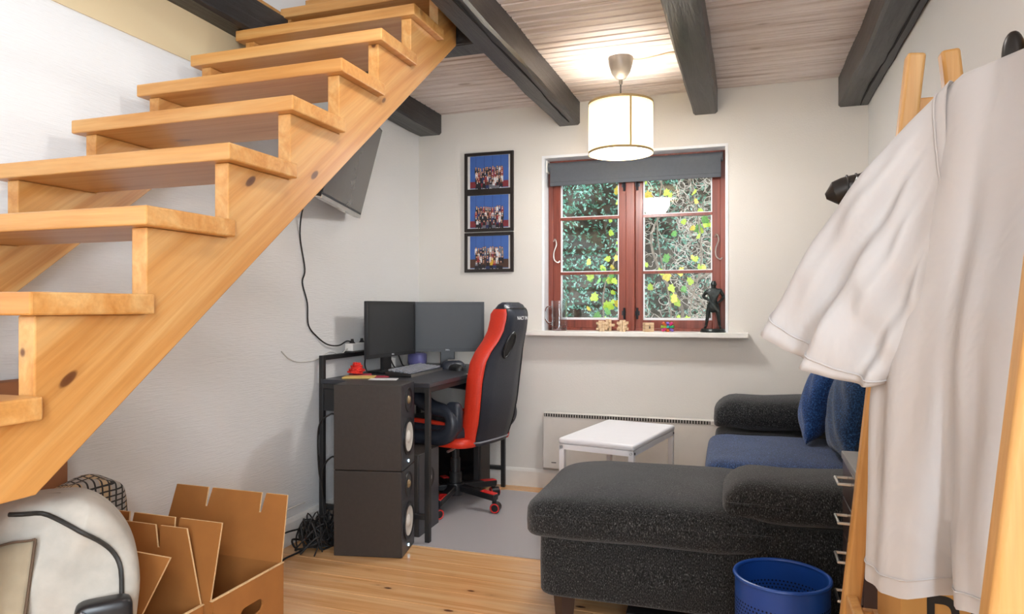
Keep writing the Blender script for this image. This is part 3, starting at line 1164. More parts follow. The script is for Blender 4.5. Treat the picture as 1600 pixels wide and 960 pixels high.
# local x along the keyboard, y away from the user
MB().prism([(-0.075, 0.0), (0.075, 0.0), (0.075, 0.03), (-0.075, 0.014)], -0.22, 0.22).build('case', 'black_plastic', kb, bevel=0.003)
MB().prism([(-0.0765, 0.0), (-0.074, 0.0), (-0.074, 0.0145), (-0.0765, 0.0145)], -0.22, 0.22).build('front_edge', 'silver', kb)
ky = MB()
for r_ in range(6):
    for c_ in range(21):
        x = -0.21 + c_ * 0.0203
        yv = -0.066 + r_ * 0.0225
        zz = 0.0145 + (yv + 0.075) / 0.15 * 0.016
        ky.box(x + 0.0015, x + 0.0175, yv, yv + 0.0165, zz, zz + 0.011)
kk = ky.build('keycaps', 'grey_key', kb, smooth=0, bevel=0.0025, seg=1)
kk['kind'] = 'stuff'

ms = MB().sq((0, 0, 0.0), (0.032, 0.058, 0.036), 0.8, 0.8, 24, 12)
ms.v = [(x, y_, max(0.0, z)) for x, y_, z in ms.v]
mo = thing('computer_mouse', 'dark computer mouse on the desk near the chair', 'mouse', (-1.60, 3.70, DZ + 0.0008), radians(60))
ms.build('shell', 'black_plastic', mo)
MB().lathe([(0.0, -0.003), (0.009, -0.003), (0.009, 0.003), (0.0, 0.003)], 14, (0, 0.03, 0.027), 'x').build('scroll_wheel', 'grey_key', mo)
dc = thing('wireless_dock', 'rounded black gadget on the desk under the right monitor', 'gadget', (-1.665, 3.80, DZ + 0.0008), radians(30))
m = MB().sq((0, 0, 0.0), (0.075, 0.05, 0.05), 0.7, 0.8, 24, 12)
m.v = [(x, y_, max(0.0, z)) for x, y_, z in m.v]
m.build('body', 'leather_black', dc)
MB().tube([(-0.03, 0, 0.045), (0.03, 0, 0.045)], 0.008, 8).build('knob', 'silver', dc)

# purple speaker behind monitor, red cord, cards
pu = MB().sq((0, 0, 0.04), (0.055, 0.05, 0.04), 0.4, 0.6, 24, 12)
tag(pu.build('charging_puck', 'purple_plastic', loc=(-1.965, 3.93, DZ + 0.0012)), 'small purple box on the desk between the monitors', 'box')
rc = MB()
rr = random.Random(4)
pts = []
for i in range(46):
    a = i * 1.9
    q = 0.042 * (1 - (i / 46) * 0.55)
    pts.append((cos(a) * q * rr.uniform(0.6, 1.1), sin(a) * q * rr.uniform(0.6, 1.1) * 1.2, 0.012 + i / 46 * 0.05 + rr.uniform(-0.006, 0.006)))
rc.tube(spline(pts, 4), 0.006, 6)
tag(rc.build('red_cord', 'red_cord', loc=(-1.955, 3.20, DZ + 0.009)), 'tangled bundle of red cord on the desk end', 'cord')
MB_y = MB().box(-0.05, 0.05, -0.08, 0.08, 0, 0.008)
tag(MB_y.build('yellow_notebook', 'yellow_card', bevel=0.002, loc=(-1.90, 3.135, DZ + 0.0008), rot=(0, 0, radians(-70))), 'small yellow notebook on the near desk end', 'notebook')
tag(MB().box(-0.045, 0.045, -0.06, 0.06, 0, 0.008).build('dark_red_case', 'pink_card', bevel=0.003, loc=(-1.955, 3.235, DZ + 0.0008), rot=(0, 0, radians(-60))), 'dark red flat case under the red cord', 'case')
tag(MB().box(-0.04, 0.04, -0.07, 0.07, 0, 0.003).build('paper_note', 'paper_white', loc=(-1.74, 3.10, DZ + 0.0008), rot=(0, 0, radians(-70))), 'white paper slip on the desk behind the speaker', 'paper')
tag(MB().box(-0.035, 0.035, -0.06, 0.06, 0, 0.004).build('pink_card', 'pink_card', loc=(-1.835, 3.20, DZ + 0.0008), rot=(0, 0, radians(-55))), 'pink card beside the yellow notebook', 'card')
for i, (pp, lab) in enumerate((([(-1.97, 3.33, DZ + 0.011), (-1.99, 3.34, DZ + 0.05), (-2.02, 3.40, DZ + 0.11)], 'black cable behind the foot of the left monitor'),
                               ([(-1.97, 3.55, 0.90), (-1.96, 3.58, 0.83), (-1.95, 3.62, DZ + 0.011), (-1.93, 3.70, DZ + 0.011)], 'black cable drooping below the left monitor'),
                               ([(-1.97, 3.66, 0.90), (-1.955, 3.69, 0.82), (-1.96, 3.75, DZ + 0.011), (-1.90, 3.80, DZ + 0.011)], 'black cable dropping to the desk behind the keyboard'),
                               ([(-1.62, 4.065, 0.88), (-1.62, 4.06, 0.82), (-1.60, 4.04, DZ + 0.011), (-1.55, 4.00, DZ + 0.011)], 'black cable hanging below the right monitor'))):
    tag(MB().tube(spline(pp, 8), 0.004, 6).build('monitor_cable', 'black_rubber'), lab, 'cable', 'monitor cables on the desk')

# ------------------------------------------------------------------ loudspeakers
def speaker(label, loc, rz, w, d, h, tall=True):
    """front faces local +x; w along y"""
    t_ = thing('loudspeaker', label, 'loudspeaker', loc, rz, 'black studio loudspeakers')
    MB().box(-d, 0, 0, w, 0.001, h - 0.001).build('cabinet', 'speaker_black', t_, bevel=0.003)
    MB().box(0.0, 0.004, 0.002, w - 0.002, 0.003, h - 0.003).build('baffle', 'speaker_front', t_)
    cz = h * 0.36 if tall else None
    if tall:
        wf = MB().lathe([(0.088, 0.004), (0.088, 0.010), (0.076, 0.012), (0.066, 0.006)], 36, (0, w / 2, cz), 'x').build('woofer', 'black_plastic', t_)
        MB().lathe([(0.068, 0.008), (0.05, 0.004), (0.03, 0.0045), (0.022, 0.012), (0.0, 0.016)], 32, (0.0, w / 2, cz), 'x').build('cone', 'cone_white', wf)
        tz = h * 0.80
    else:
        tz = h * 0.66
    tw = MB().lathe([(0.058, 0.004), (0.056, 0.008), (0.035, 0.001), (0.02, 0.0045)], 28, (0, w / 2, tz), 'x').build('tweeter', 'black_plastic', t_)
    MB().lathe([(0.02, 0.005), (0.014, 0.012), (0.0, 0.016)], 20, (0, w / 2, tz), 'x').build('dome', 'silver' if not tall else 'brass_dark', tw)
    MB().lathe([(0.006, 0.004), (0.006, 0.007), (0.0, 0.008)], 12, (0, w / 2, 0.028 if tall else 0.07), 'x').build('led', 'led_blue', t_)
    return t_


RZ = radians(12)
fc = Vector((-1.792, 2.734, 0)) + Vector((cos(RZ), sin(RZ), 0)) * 0.318
speaker('lower black studio loudspeaker standing on the floor by the desk', (fc.x, fc.y, 0), RZ, 0.215, 0.318, 0.392)
speaker('upper black studio loudspeaker stacked on another one', (fc.x, fc.y, 0.393), RZ, 0.215, 0.318, 0.392)
speaker('black loudspeaker under the desk behind the desk leg', (-1.535, 3.08, 0), radians(2), 0.25, 0.26, 0.41, False)

# computer tower
pc = thing('computer_tower', 'black computer tower under the far end of the desk', 'computer', (-1.785, 4.02, 0), 0)
MB().box(-0.235, 0.235, -0.085, 0.085, 0.012, 0.375).build('case', 'pc_dark', pc, bevel=0.004)
MB().box(-0.20, 0.20, -0.0875, -0.0845, 0.05, 0.34).build('side_window', 'pc_window', pc)
MB().box(0.235, 0.245, -0.08, 0.08, 0.02, 0.37).build('front_panel', 'speaker_black', pc, bevel=0.003)
for a in (-0.2, 0.2):
    for b in (-0.06, 0.06):
        MB().box(a - 0.015, a + 0.015, b - 0.012, b + 0.012, 0, 0.012).build('foot', 'black_rubber', pc)

# cable tangle on the floor
ct = MB()
rr = random.Random(12)
for i in range(26):
    cx, cy = -1.93 + rr.uniform(-0.05, 0.06), 2.86 + rr.uniform(-0.09, 0.06)
    pts = []
    a = rr.uniform(0, 6.28)
    for k in range(9):
        a += rr.uniform(0.5, 1.2)
        q = rr.uniform(0.03, 0.085)
        pts.append((min(-1.86, max(-2.055, cx + cos(a) * q)), min(2.99, cy + sin(a) * q * 1.3), max(0.005, 0.005 + abs(rr.gauss(0, 0.07)) * (1 if k not in (0, 8) else 0.1))))
    ct.tube(spline(pts, 5), rr.choice((0.0035, 0.004, 0.005)), 5)
tag(ct.build('cable_tangle', 'black_rubber'), 'black tangle of cables on the floor behind the loudspeakers', 'cables', kind='stuff')
lp = spline([(-1.90, 2.80, 0.05), (-1.95, 2.72, 0.012), (-1.97, 2.62, 0.006), (-1.955, 2.55, 0.006), (-2.0, 2.50, 0.008), (-2.05, 2.53, 0.012), (-2.055, 2.60, 0.05), (-2.03, 2.68, 0.09), (-2.0, 2.78, 0.09)], 8)
tag(MB().tube(lp, 0.0045, 6).build('floor_cable', 'black_rubber'), 'single black cable loop on the floor by the skirting board', 'cable')
for pp, lab in (([(-1.822, 2.83, 0.63), (-1.87, 2.82, 0.63), (-1.95, 2.85, 0.56), (-1.97, 2.88, 0.35), (-1.95, 2.9, 0.18), (-1.93, 2.88, 0.04)], 'upper black lead from the back of the stacked loudspeakers'),
                ([(-1.822, 2.83, 0.42), (-1.86, 2.82, 0.43), (-1.92, 2.84, 0.36), (-1.94, 2.87, 0.2), (-1.92, 2.86, 0.05)], 'lower black lead behind the stacked loudspeakers')):
    tag(MB().tube(spline(pp, 8), 0.0045, 6).build('speaker_lead', 'black_rubber'), lab, 'cable', 'leads behind the loudspeakers')
wl = spline([(XL + 0.02, 2.28, 0.125), (XL + 0.02, 2.45, 0.135), (XL + 0.02, 2.62, 0.15), (XL + 0.03, 2.75, 0.18), (XL + 0.05, 2.86, 0.19)], 8)
tag(MB().tube(wl, 0.003, 6).build('skirting_cable', 'cable_white'), 'grey cable running along the top of the skirting board', 'cable')

# ------------------------------------------------------------------ gaming chair (local +x forward)
ch = thing('gaming_chair', 'black and red racing-style desk chair on a five-wheel base', 'chair', (-1.588, 3.662, 0.003), radians(166))
LV = [(0.385, -0.215, 0.190), (0.44, -0.230, 0.205), (0.52, -0.254, 0.215), (0.62, -0.272, 0.225), (0.74, -0.286, 0.228), (0.84, -0.304, 0.220), (0.90, -0.324, 0.192), (0.955, -0.352, 0.156), (1.01, -0.374, 0.136), (1.07, -0.386, 0.128), (1.12, -0.390, 0.124), (1.15, -0.388, 0.110), (1.163, -0.384, 0.07)]


def lev(f_):
    x = f_ * (len(LV) - 1)
    i = min(int(x), len(LV) - 2)
    g = x - i
    g2 = g
    return tuple(LV[i][k] * (1 - g2) + LV[i + 1][k] * g2 for k in range(3))


SEC = [(-0.052, 0.0), (-0.050, 0.45), (-0.045, 0.80), (-0.020, 0.985), (0.020, 1.0), (0.055, 0.97), (0.075, 0.86), (0.055, 0.74), (0.030, 0.6), (0.022, 0.3), (0.020, 0.0)]


def secpt(f_, k, s):
    z, xc, w = lev(f_)
    th = 1.0 if z < 1.1 else max(0.35, 1 - (z - 1.1) / 0.063 * 0.65)
    p = SEC[k]
    return Vector((xc + p[0] * th, s * p[1] * w * 0.87, z))


NL = 49


def strip(k0, k1, s, off=0.0, f0=0.0, f1=1.0):
    m = MB()
    m.grid(lambda a, b: secpt(f0 + (f1 - f0) * a, k0 + round(b * (k1 - k0)), s) + Vector((0, s * off, 0)), NL, k1 - k0 + 1)
    return m


rear = MB()
for s in (-1, 1):
    q = strip(0, 3, s)
    rear.add(q.v, q.f)
rr_ = rear.build('back_cover', 'leather_black', ch, smooth=60)
frm = MB()
for s in (-1, 1):
    q = strip(5, 10, s)
    frm.add(q.v, q.f)
    q = strip(3, 5, s, 0, 0.0, 1.0)
    frm.add(q.v, q.f)
top = [secpt(1.0, k, 1) for k in range(11)] + [secpt(1.0, k, -1) for k in range(9, 0, -1)]
frm.add(top, [tuple(range(len(top)))])
bot = [secpt(0.0, k, 1) for k in range(11)] + [secpt(0.0, k, -1) for k in range(9, 0, -1)]
frm.add(bot, [tuple(range(len(bot)))])
frm.build('backrest', 'leather_black', ch, smooth=60)
for s in (-1, 1):
    m = MB()
    ks = [2.55, 3, 4, 5, 5.7]

    def rp(a, b, s=s):
        kf = ks[round(b * 4)]
        k = int(kf)
        g = kf - k
        f_ = 0.04 + 0.81 * a
        p = secpt(f_, k, s) * (1 - g) + secpt(f_, min(k + 1, 10), s) * g
        return p + Vector((0, s * 0.006, 0)) + Vector((-0.003 if kf < 3.2 else 0.003, 0, 0))
    m.grid(rp, NL, 5)
    m.build('side_band', 'leather_red', ch, smooth=60)
    pp = [secpt(0.04 + 0.81 * i / 40, 2, s) * 0.45 + secpt(0.04 + 0.81 * i / 40, 3, s) * 0.55 + Vector((-0.003, s * 0.003, 0)) for i in range(41)]
    MB().tube(pp, 0.004, 6).build('piping', 'black_plastic', ch)
# oval opening ring, lettering, seam across the head
hz, hxx = 0.915, -0.052 + lev(0.53)[1]
rg = MB()
ring = []
for i in range(28):
    a = 2 * pi * i / 28
    z = 0.93 + 0.068 * sin(a)
    # find the level
    best = min((abs(lev(j / 200)[0] - z), j / 200) for j in range(201))[1]
    xx = lev(best)[1] - 0.053
    ring.append(Vector((xx, 0.035 + 0.038 * cos(a), z)))
rg.tube(ring, 0.007, 8, closed=True)
rg.build('vent_ring', 'black_plastic', ch)
dsk = MB()
dsk.add([p + Vector((-0.002, 0, 0)) for p in ring], [tuple(range(28))])
dsk.build('vent_mesh', 'black_rubber', ch)
text_mesh('lettering', 'NACT IN', 0.026, 'white_text', ch, (lev(0.76)[1] - 0.0555, -0.02, lev(0.76)[0]), (pi / 2, 0, -pi / 2), 0.0005)
hs = [secpt(0.86, k, 1) for k in (3, 2, 1, 0)] + [secpt(0.86, k, -1) for k in (1, 2, 3)]
MB().tube([p + Vector((-0.002, 0, 0)) for p in hs], 0.004, 6).build('head_seam', 'black_plastic', ch)
bs = [secpt(0.03, k, 1) for k in (3, 2, 1, 0)] + [secpt(0.03, k, -1) for k in (1, 2, 3)]
MB().tube([p + Vector((-0.002, 0, 0)) for p in bs], 0.005, 6).build('lower_seam', 'grey_key', ch)
# seat
MB().sq((0.05, 0, 0.455), (0.265, 0.245, 0.055), 0.45, 0.35, 36, 14).build('seat', 'leather_black', ch, smooth=60)
MB().sq((0.02, 0, 0.405), (0.275, 0.252, 0.032), 0.35, 0.35, 36, 10).build('seat_base', 'leather_red', ch, smooth=60)
for s in (-1, 1):
    rib = spline([(0.30, s * 0.21, 0.48), (0.15, s * 0.215, 0.503), (-0.05, s * 0.215, 0.50), (-0.15, s * 0.2, 0.48)], 8)
    MB().tube(rib, 0.014, 8).build('seat_stripe', 'leather_red', ch)
    ap = spline([(0.22, s * 0.275, 0.435), (0.05, s * 0.278, 0.430), (-0.13, s * 0.278, 0.445), (-0.195, s * 0.278, 0.51), (-0.165, s * 0.278, 0.575), (-0.05, s * 0.278, 0.600), (0.03, s * 0.278, 0.640), (0.12, s * 0.278, 0.662), (0.26, s * 0.278, 0.662)], 8)
    nn = len(ap)
    arm = MB().tube(ap, [0.034 + 0.010 * abs(sin(i / nn * pi * 2)) for i in range(nn)], 10).build('armrest', 'leather_black', ch, smooth=60)
    MB().box(0.06, 0.28, s * 0.278 - 0.022, s * 0.278 + 0.022, 0.696, 0.712).build('arm_pad', 'leather_red', arm, bevel=0.004)
    MB().sq((-0.19, s * 0.262, 0.55), (0.05, 0.03, 0.085), 0.6, 0.6, 16, 10).build('arm_joint', 'leather_black', ch, smooth=60)
# mechanism, column, star base
MB().box(-0.10, 0.12, -0.07, 0.07, 0.355, 0.378).build('tilt_plate', 'black_metal', ch, bevel=0.004)
MB().tube([(-0.06, 0.02, 0.365), (-0.12, 0.18, 0.362), (-0.13, 0.24, 0.36)], 0.007, 6).build('lever', 'silver', ch)
MB().lathe([(0.0, 0.36), (0.022, 0.36), (0.022, 0.27), (0.028, 0.27), (0.028, 0.19), (0.036, 0.19), (0.036, 0.09), (0.0, 0.09)], 24).build('gas_column', 'black_metal', ch)
MB().lathe([(0.0, 0.135), (0.05, 0.13), (0.055, 0.10), (0.045, 0.06), (0.0, 0.055)], 24).build('hub', 'black_plastic', ch)
base_a = radians(-86.7) - radians(166)
for i in range(5):
    a = base_a + i * radians(72)
    d = Vector((cos(a), sin(a), 0))
    m = MB()
    p0, p1 = d * 0.03 + Vector((0, 0, 0.105)), d * 0.285 + Vector((0, 0, 0.082))
    m.bar(p0, p1, 0.046, 0.036)
    lgo = m.build('base_leg', 'black_plastic', ch, bevel=0.006)
    MB().bar(d * 0.19 + Vector((0, 0, 0.1085)), d * 0.282 + Vector((0, 0, 0.101)), 0.04, 0.006).build('foot_cap', 'red_plastic', lgo, bevel=0.002)
    MB().tube([d * 0.272 + Vector((0, 0, 0.07)), d * 0.272 + Vector((0, 0, 0.03))], 0.013, 10).build('caster_stem', 'black_plastic', lgo)
    ca = a + 0.9 + i
    dd = Vector((cos(ca), sin(ca), 0))
    cc_ = d * 0.282 + Vector((0, 0, 0.0285))
    wm = MB()
    wm.tube([cc_ - dd * 0.024, cc_ + dd * 0.024], 0.028, 20)
    cst = wm.build('caster', 'black_plastic', ch)
    ringp = []
    sd = dd.cross(Vector((0, 0, 1)))
    for sgn in (-1, 1):
        pts = [cc_ + dd * (0.0245 * sgn) + (sd * cos(q * 2 * pi / 20) + Vector((0, 0, 1)) * sin(q * 2 * pi / 20)) * 0.023 for q in range(20)]
        MB().tube(pts, 0.0035, 6, closed=True).build('wheel_ring', 'red_plastic', cst)

# chair mat
cm = MB()
cm.prism([(-1.70, 2.985), (-1.66, 2.975), (-0.80, 2.99), (-0.80, 3.06), (-0.93, 3.16), (-0.93, 4.03), (-0.97, 4.06), (-1.42, 4.06), (-1.46, 4.03), (-1.72, 4.0)], 0.0005, 0.0028, 'xy')
tag(cm.build('chair_mat', 'chair_mat_film'), 'translucent grey floor protector under the gaming chair', 'floor mat')

# ------------------------------------------------------------------ radiator
rd = thing('panel_radiator', 'slim white electric panel radiator under the window', 'radiator', bw(0.885, -0.002, 0.14), PHI)
RL = 1.60
MB().box(0, RL, -0.075, -0.02, 0.0, 0.345).build('panel', 'radiator_white', rd, bevel=0.004)
MB().box(0.1, 0.2, -0.02, 0.001, 0.05, 0.3).box(RL - 0.2, RL - 0.1, -0.02, 0.001, 0.05, 0.3).build('wall_bracket', 'radiator_white', rd)
MB().box(0.008, 1.0, -0.0775, -0.0745, 0.322, 0.341).build('grille_slot', 'grille_dark', rd)
fin = MB().box(-0.002, 0.002, -0.079, -0.0755, 0.323, 0.340).mesh('grille_fin', 'radiator_white', 0)
for i in range(62):
    o = bpy.data.objects.new('grille_fin', fin)
    COL.objects.link(o)
    o.parent = rd
    o.location = (0.016 + i * 0.0160, 0, 0)
ctl = MB().box(1.003, 1.105, -0.079, -0.072, 0.318, 0.345).build('control_cover', 'white_gloss', rd, bevel=0.003)
MB().lathe([(0.018, -0.079), (0.016, -0.083), (0.0, -0.084)], 20, (1.06, 0, 0.332), 'y').build('control_knob', 'grille_dark', rd)
MB().box(0.055, 0.085, -0.0765, -0.0745, 0.036, 0.041).build('badge', 'grille_dark', rd)

# ------------------------------------------------------------------ coffee table
TZ = 0.50
ta = thing('coffee_table', 'small white metal coffee table below the window', 'table', (-0.623, 3.56, 0), radians(-11))
hx_, hy_ = 0.195, 0.325
MB().box(-hx_, hx_, -hy_, hy_, TZ - 0.03, TZ).build('table_top', 'table_white', ta, bevel=0.012, seg=3)
tr = MB()
for a, b, c, d in ((-hx_ + 0.004, hx_ - 0.004, -hy_ + 0.004, -hy_ + 0.018), (-hx_ + 0.004, hx_ - 0.004, hy_ - 0.018, hy_ - 0.004), (-hx_ + 0.004, -hx_ + 0.018, -hy_ + 0.018, hy_ - 0.018), (hx_ - 0.018, hx_ - 0.004, -hy_ + 0.018, hy_ - 0.018)):
    tr.box(a, b, c, d, TZ - 0.055, TZ - 0.03)
tr.build('apron', 'table_white', ta, smooth=0)
for sx in (-1, 1):
    for sy in (-1, 1):
        x, y_ = sx * (hx_ - 0.017), sy * (hy_ - 0.017)
        lo = MB().box(x - 0.013, x + 0.013, y_ - 0.013, y_ + 0.013, 0, TZ - 0.03).build('leg', 'table_white', ta, bevel=0.002)
        MB().lathe([(0.006, -0.016), (0.006, 0.016)], 10, (x, y_, TZ - 0.043), 'y').lathe([(0.006, -0.016), (0.006, 0.016)], 10, (x, y_, TZ - 0.043), 'x').build('bolt', 'bolt_dark', lo)

# ------------------------------------------------------------------ sofa
sf = thing('sofa', 'charcoal fabric sofa with a chaise end and a seat coloured as in blue window light', 'sofa', (0.0, 2.36, 0), radians(1.5))


def wob(a, s):
    return lambda p: (p.x + a * sin(p.y * 9 + s), p.y, p.z + a * 1.6 * sin(p.x * 7 + p.y * 5 + s))


# base blocks (x right, y deeper)
MB().sq((-0.30, 0.33, 0.228), (0.405, 0.325, 0.118), 0.16, 0.12, 40, 14).build('chaise_base', 'sofa_charcoal', sf, smooth=60)
MB().sq((0.26, 0.145, 0.27), (0.335, 0.140, 0.165), 0.14, 0.12, 40, 14).build('arm_base', 'sofa_charcoal', sf, smooth=60)
MB().sq((0.245, 0.98, 0.228), (0.37, 0.70, 0.118), 0.14, 0.1, 40, 14).build('seat_base', 'sofa_charcoal', sf, smooth=60)


def chaise_w(p):
    x, y_, z = p
    top = 0.022 * (1 - (x / 0.43) ** 2) * (1 - (y_ / 0.35) ** 2) if z > 0 else 0
    drop = -0.025 * max(0, (-x - 0.25) / 0.18) ** 2
    return (x, y_, z + top + drop + 0.004 * sin(x * 17 + y_ * 13))


MB().sq((-0.335, 0.325, 0.395), (0.425, 0.345, 0.085), 0.42, 0.22, 56, 20, chaise_w).build('chaise_cushion', 'sofa_charcoal', sf, smooth=60)
MB().sq((0.20, 1.04, 0.405), (0.355, 0.38, 0.088), 0.40, 0.2, 56, 20, lambda p: (p[0], p[1], p[2] + (0.010 * (1 - (p[0] / 0.38) ** 2) * (1 - (p[1] / 0.42) ** 2) if p[2] > 0 else 0) + 0.003 * sin(p[0] * 15 + p[1] * 21))).build('seat_cushion', 'sofa_seat_daylit', sf, smooth=60)


def arm_w(p):
    x, y_, z = p
    return (x, y_, z + 0.006 * sin(x * 14) + (0.012 * (1 - (y_ / 0.16) ** 2) if z > 0 else 0) - 0.03 * max(0.0, (-x - 0.24) / 0.1) ** 2)


MB().sq((0.268, 0.145, 0.505), (0.345, 0.165, 0.072), 0.55, 0.28, 48, 18, arm_w).build('near_arm_pad', 'sofa_charcoal', sf, smooth=60)
MB().sq((0.22, 1.60, 0.29), (0.345, 0.13, 0.18), 0.14, 0.12, 40, 14).build('far_arm_base', 'sofa_charcoal', sf, smooth=60)
MB().sq((0.225, 1.58, 0.575), (0.355, 0.165, 0.082), 0.55, 0.30, 48, 18, arm_w).build('far_arm_pad', 'sofa_charcoal', sf, smooth=60)
MB().sq((0.535, 0.92, 0.44), (0.055, 0.60, 0.30), 0.25, 0.15, 40, 14).build('backrest', 'sofa_charcoal', sf, smooth=60)
for x, y_ in ((-0.62, 0.07), (-0.62, 0.58), (0.5, 0.07), (0.5, 1.6), (-0.05, 1.6)):
    MB().lathe([(0.030, 0.0), (0.042, 0.125), (0.0, 0.125)], 4, (x, y_, 0)).lathe([(0.0, 0.0), (0.030, 0.0)], 4, (x, y_, 0)).build('leg', 'sofa_leg', sf, smooth=0)
# piping along the cushions
MB().tube([(-0.755 + 0.045 + 0.83 * i / 20, -0.0165 + 0.0, 0.405) for i in range(20)], 0.004, 6).build('piping', 'sofa_charcoal', sf)
MB().tube([(-0.06 + 0.66 * i / 20, -0.0175, 0.505) for i in range(20)], 0.004, 6).build('piping', 'sofa_charcoal', sf)


def pillow(name, label, loc, rot, h, mat, seed):
    r = random.Random(seed)
    a, b = r.uniform(0, 6), r.uniform(0, 6)

    def w(p):
        x, y_, z = p
        f_ = max(0.0, 1 - (abs(y_) / h[1]) ** 3) * max(0.0, 1 - (abs(z) / h[2]) ** 3)
        crease = 0.008 * sin(z * 26 + y_ * 14 + a) * (1 - f_) + 0.006 * sin(y_ * 21 - z * 12 + b)
        return (x * (0.35 + 0.65 * f_) + crease, y_ * (1 - 0.06 * (z / h[2]) ** 2 * 0), z)
    o = MB().sq((0, 0, 0), h, 0.30, 1.0, 40, 28, None)
    # build on axes y,z as the broad sides
    m = MB()

    def gp(u_, v_):
        yy = (u_ * 2 - 1)
        zz = (v_ * 2 - 1)
        return yy, zz
    for side in (-1, 1):
        def fn(u_, v_, side=side):
            yy, zz = gp(u_, v_)
            puff = max(0.0, (1 - abs(yy) ** 2.6)) ** 0.55 * max(0.0, (1 - abs(zz) ** 2.6)) ** 0.55
            px = side * h[0] * puff
            px += 0.010 * sin(zz * 6 + yy * 4 + a) * (1 - puff) + 0.006 * puff * sin(yy * 9 - zz * 7 + b)
            k = 1 - 0.07 * (1 - abs(zz)) * abs(yy)
            k2 = 1 - 0.07 * (1 - abs(yy)) * abs(zz)
            return Vector((px, yy * h[1] * k, zz * h[2] * k2))
        m.grid(fn, 25, 25)
    t_ = thing(name, label, 'cushion', loc, 0, 'blue back cushions on the sofa')
    t_.rotation_euler = rot
    m.build('cover', mat, t_, smooth=70)
    edge = []
    for i in range(25):
        edge.append(Vector((0.010 * sin(-1 * 6 + (i / 12 - 1) * 4 + a), (i / 12 - 1) * h[1], -h[2])))
    return t_


pillow('sofa_cushion', 'blue sofa cushion leaning farthest from the viewer near the far arm', (0.325, 3.57, 0.700), (radians(4), radians(14), radians(-6)), (0.075, 0.175, 0.185), 'pillow_blue', 3)
pillow('sofa_cushion', 'larger dark blue sofa cushion leaning behind the white shirt', (0.392, 3.13, 0.718), (radians(-3), radians(9), radians(2)), (0.066, 0.215, 0.198), 'pillow_teal', 9)

# flat case under the sofa
uc = thing('flat_case', 'flat black case with a silver edge pushed under the chaise', 'case', (-0.16, 2.42, 0), radians(3))
MB().box(-0.24, 0.18, 0, 0.45, 0.001, 0.075).build('body', 'black_plastic', uc, bevel=0.004)
MB().box(-0.225, 0.175, -0.004, 0.001, 0.058, 0.068).build('edge_strip', 'silver', uc)

# ------------------------------------------------------------------ waste bin
bn = thing('waste_bin', 'blue perforated metal waste bin in front of the sofa', 'bin', (0.096, 2.15, 0))
R, BH = 0.130, 0.36
MB().lathe([(0.0, 0.003), (R - 0.006, 0.003), (R - 0.006, 0.0), (R - 0.003, 0.0), (R, 0.01), (R, BH - 0.004), (R - 0.003, BH - 0.004), (R - 0.003, 0.006), (0.0, 0.006)], 64).build('body', 'bin_blue', bn)
MB().tube([((R) * cos(a * 2 * pi / 64), R * sin(a * 2 * pi / 64), BH) for a in range(64)], 0.006, 8, closed=True).build('rim', 'bin_blue', bn)
hl = MB()
for r_ in range(6):
    for i in range(72):
        a = 2 * pi * (i + 0.5 * (r_ % 2)) / 72
        z = BH - 0.062 - r_ * 0.0105
        for q, nrm in ((R + 0.0006, 1), (R - 0.0036, -1)):
            u_ = Vector((-sin(a), cos(a), 0))
            c = Vector((cos(a) * q, sin(a) * q, z))
            hl.add([c + u_ * (0.0031 * cos(k * pi / 3)) + Vector((0, 0, 0.0031 * sin(k * pi / 3))) for k in range(6)], [tuple(range(6))])
hh = hl.build('perforation', 'bin_hole', bn, smooth=0)
hh['kind'] = 'stuff'

# ------------------------------------------------------------------ drawer chest
dr = thing('drawer_chest', 'narrow dark drawer chest with metal pull handles beside the sofa', 'chest', (0.275, 1.995, 0))
dw, dd_, dh = 0.335, 0.305, 0.705
MB().box(0.012, dw, 0, dd_, 0, dh - 0.02).build('body', 'drawer_side', dr, bevel=0.002)
MB().box(-0.004, dw, -0.004, dd_ + 0.004, dh - 0.022, dh).build('top', 'drawer_top', dr, bevel=0.002)
for i in range(6):
    z1 = dh - 0.026 - i * 0.1085
    dw_ = MB().box(-0.002, 0.014, 0.008, dd_ - 0.008, z1 - 0.103, z1).build('drawer', 'drawer_dark', dr, bevel=0.002)
    zc = z1 - 0.030
    MB().tube([(-0.001, 0.11, zc), (-0.034, 0.11, zc), (-0.034, 0.195, zc), (-0.001, 0.195, zc)], 0.0045, 8).build('handle', 'silver', dw_)

# ------------------------------------------------------------------ sill objects (local frame of the sill)
def sill_pt(u, v=518, d=-0.04):
    p = on_plane(u, v, bw(0, d), BN)
    return bw((p - bw(0, d)).dot(BW), d, 0.992)


mg = thing('glass_mug', 'clear glass beer mug at the left end of the window sill', 'mug', sill_pt(874, d=0.03), radians(10))
MB().lathe([(0.0, 0.0), (0.046, 0.0), (0.049, 0.006), (0.047, 0.02), (0.051, 0.045), (0.047, 0.07), (0.051, 0.095), (0.047, 0.12), (0.050, 0.145), (0.050, 0.188), (0.0455, 0.188), (0.0445, 0.03), (0.0, 0.026)], 40).build('body', 'mug_glass', mg)
MB().tube(spline([(-0.046, 0, 0.14), (-0.075, 0, 0.145), (-0.088, 0, 0.11), (-0.085, 0, 0.07), (-0.065, 0, 0.045), (-0.046, 0, 0.045)], 6), 0.008, 10).build('handle', 'mug_glass', mg)


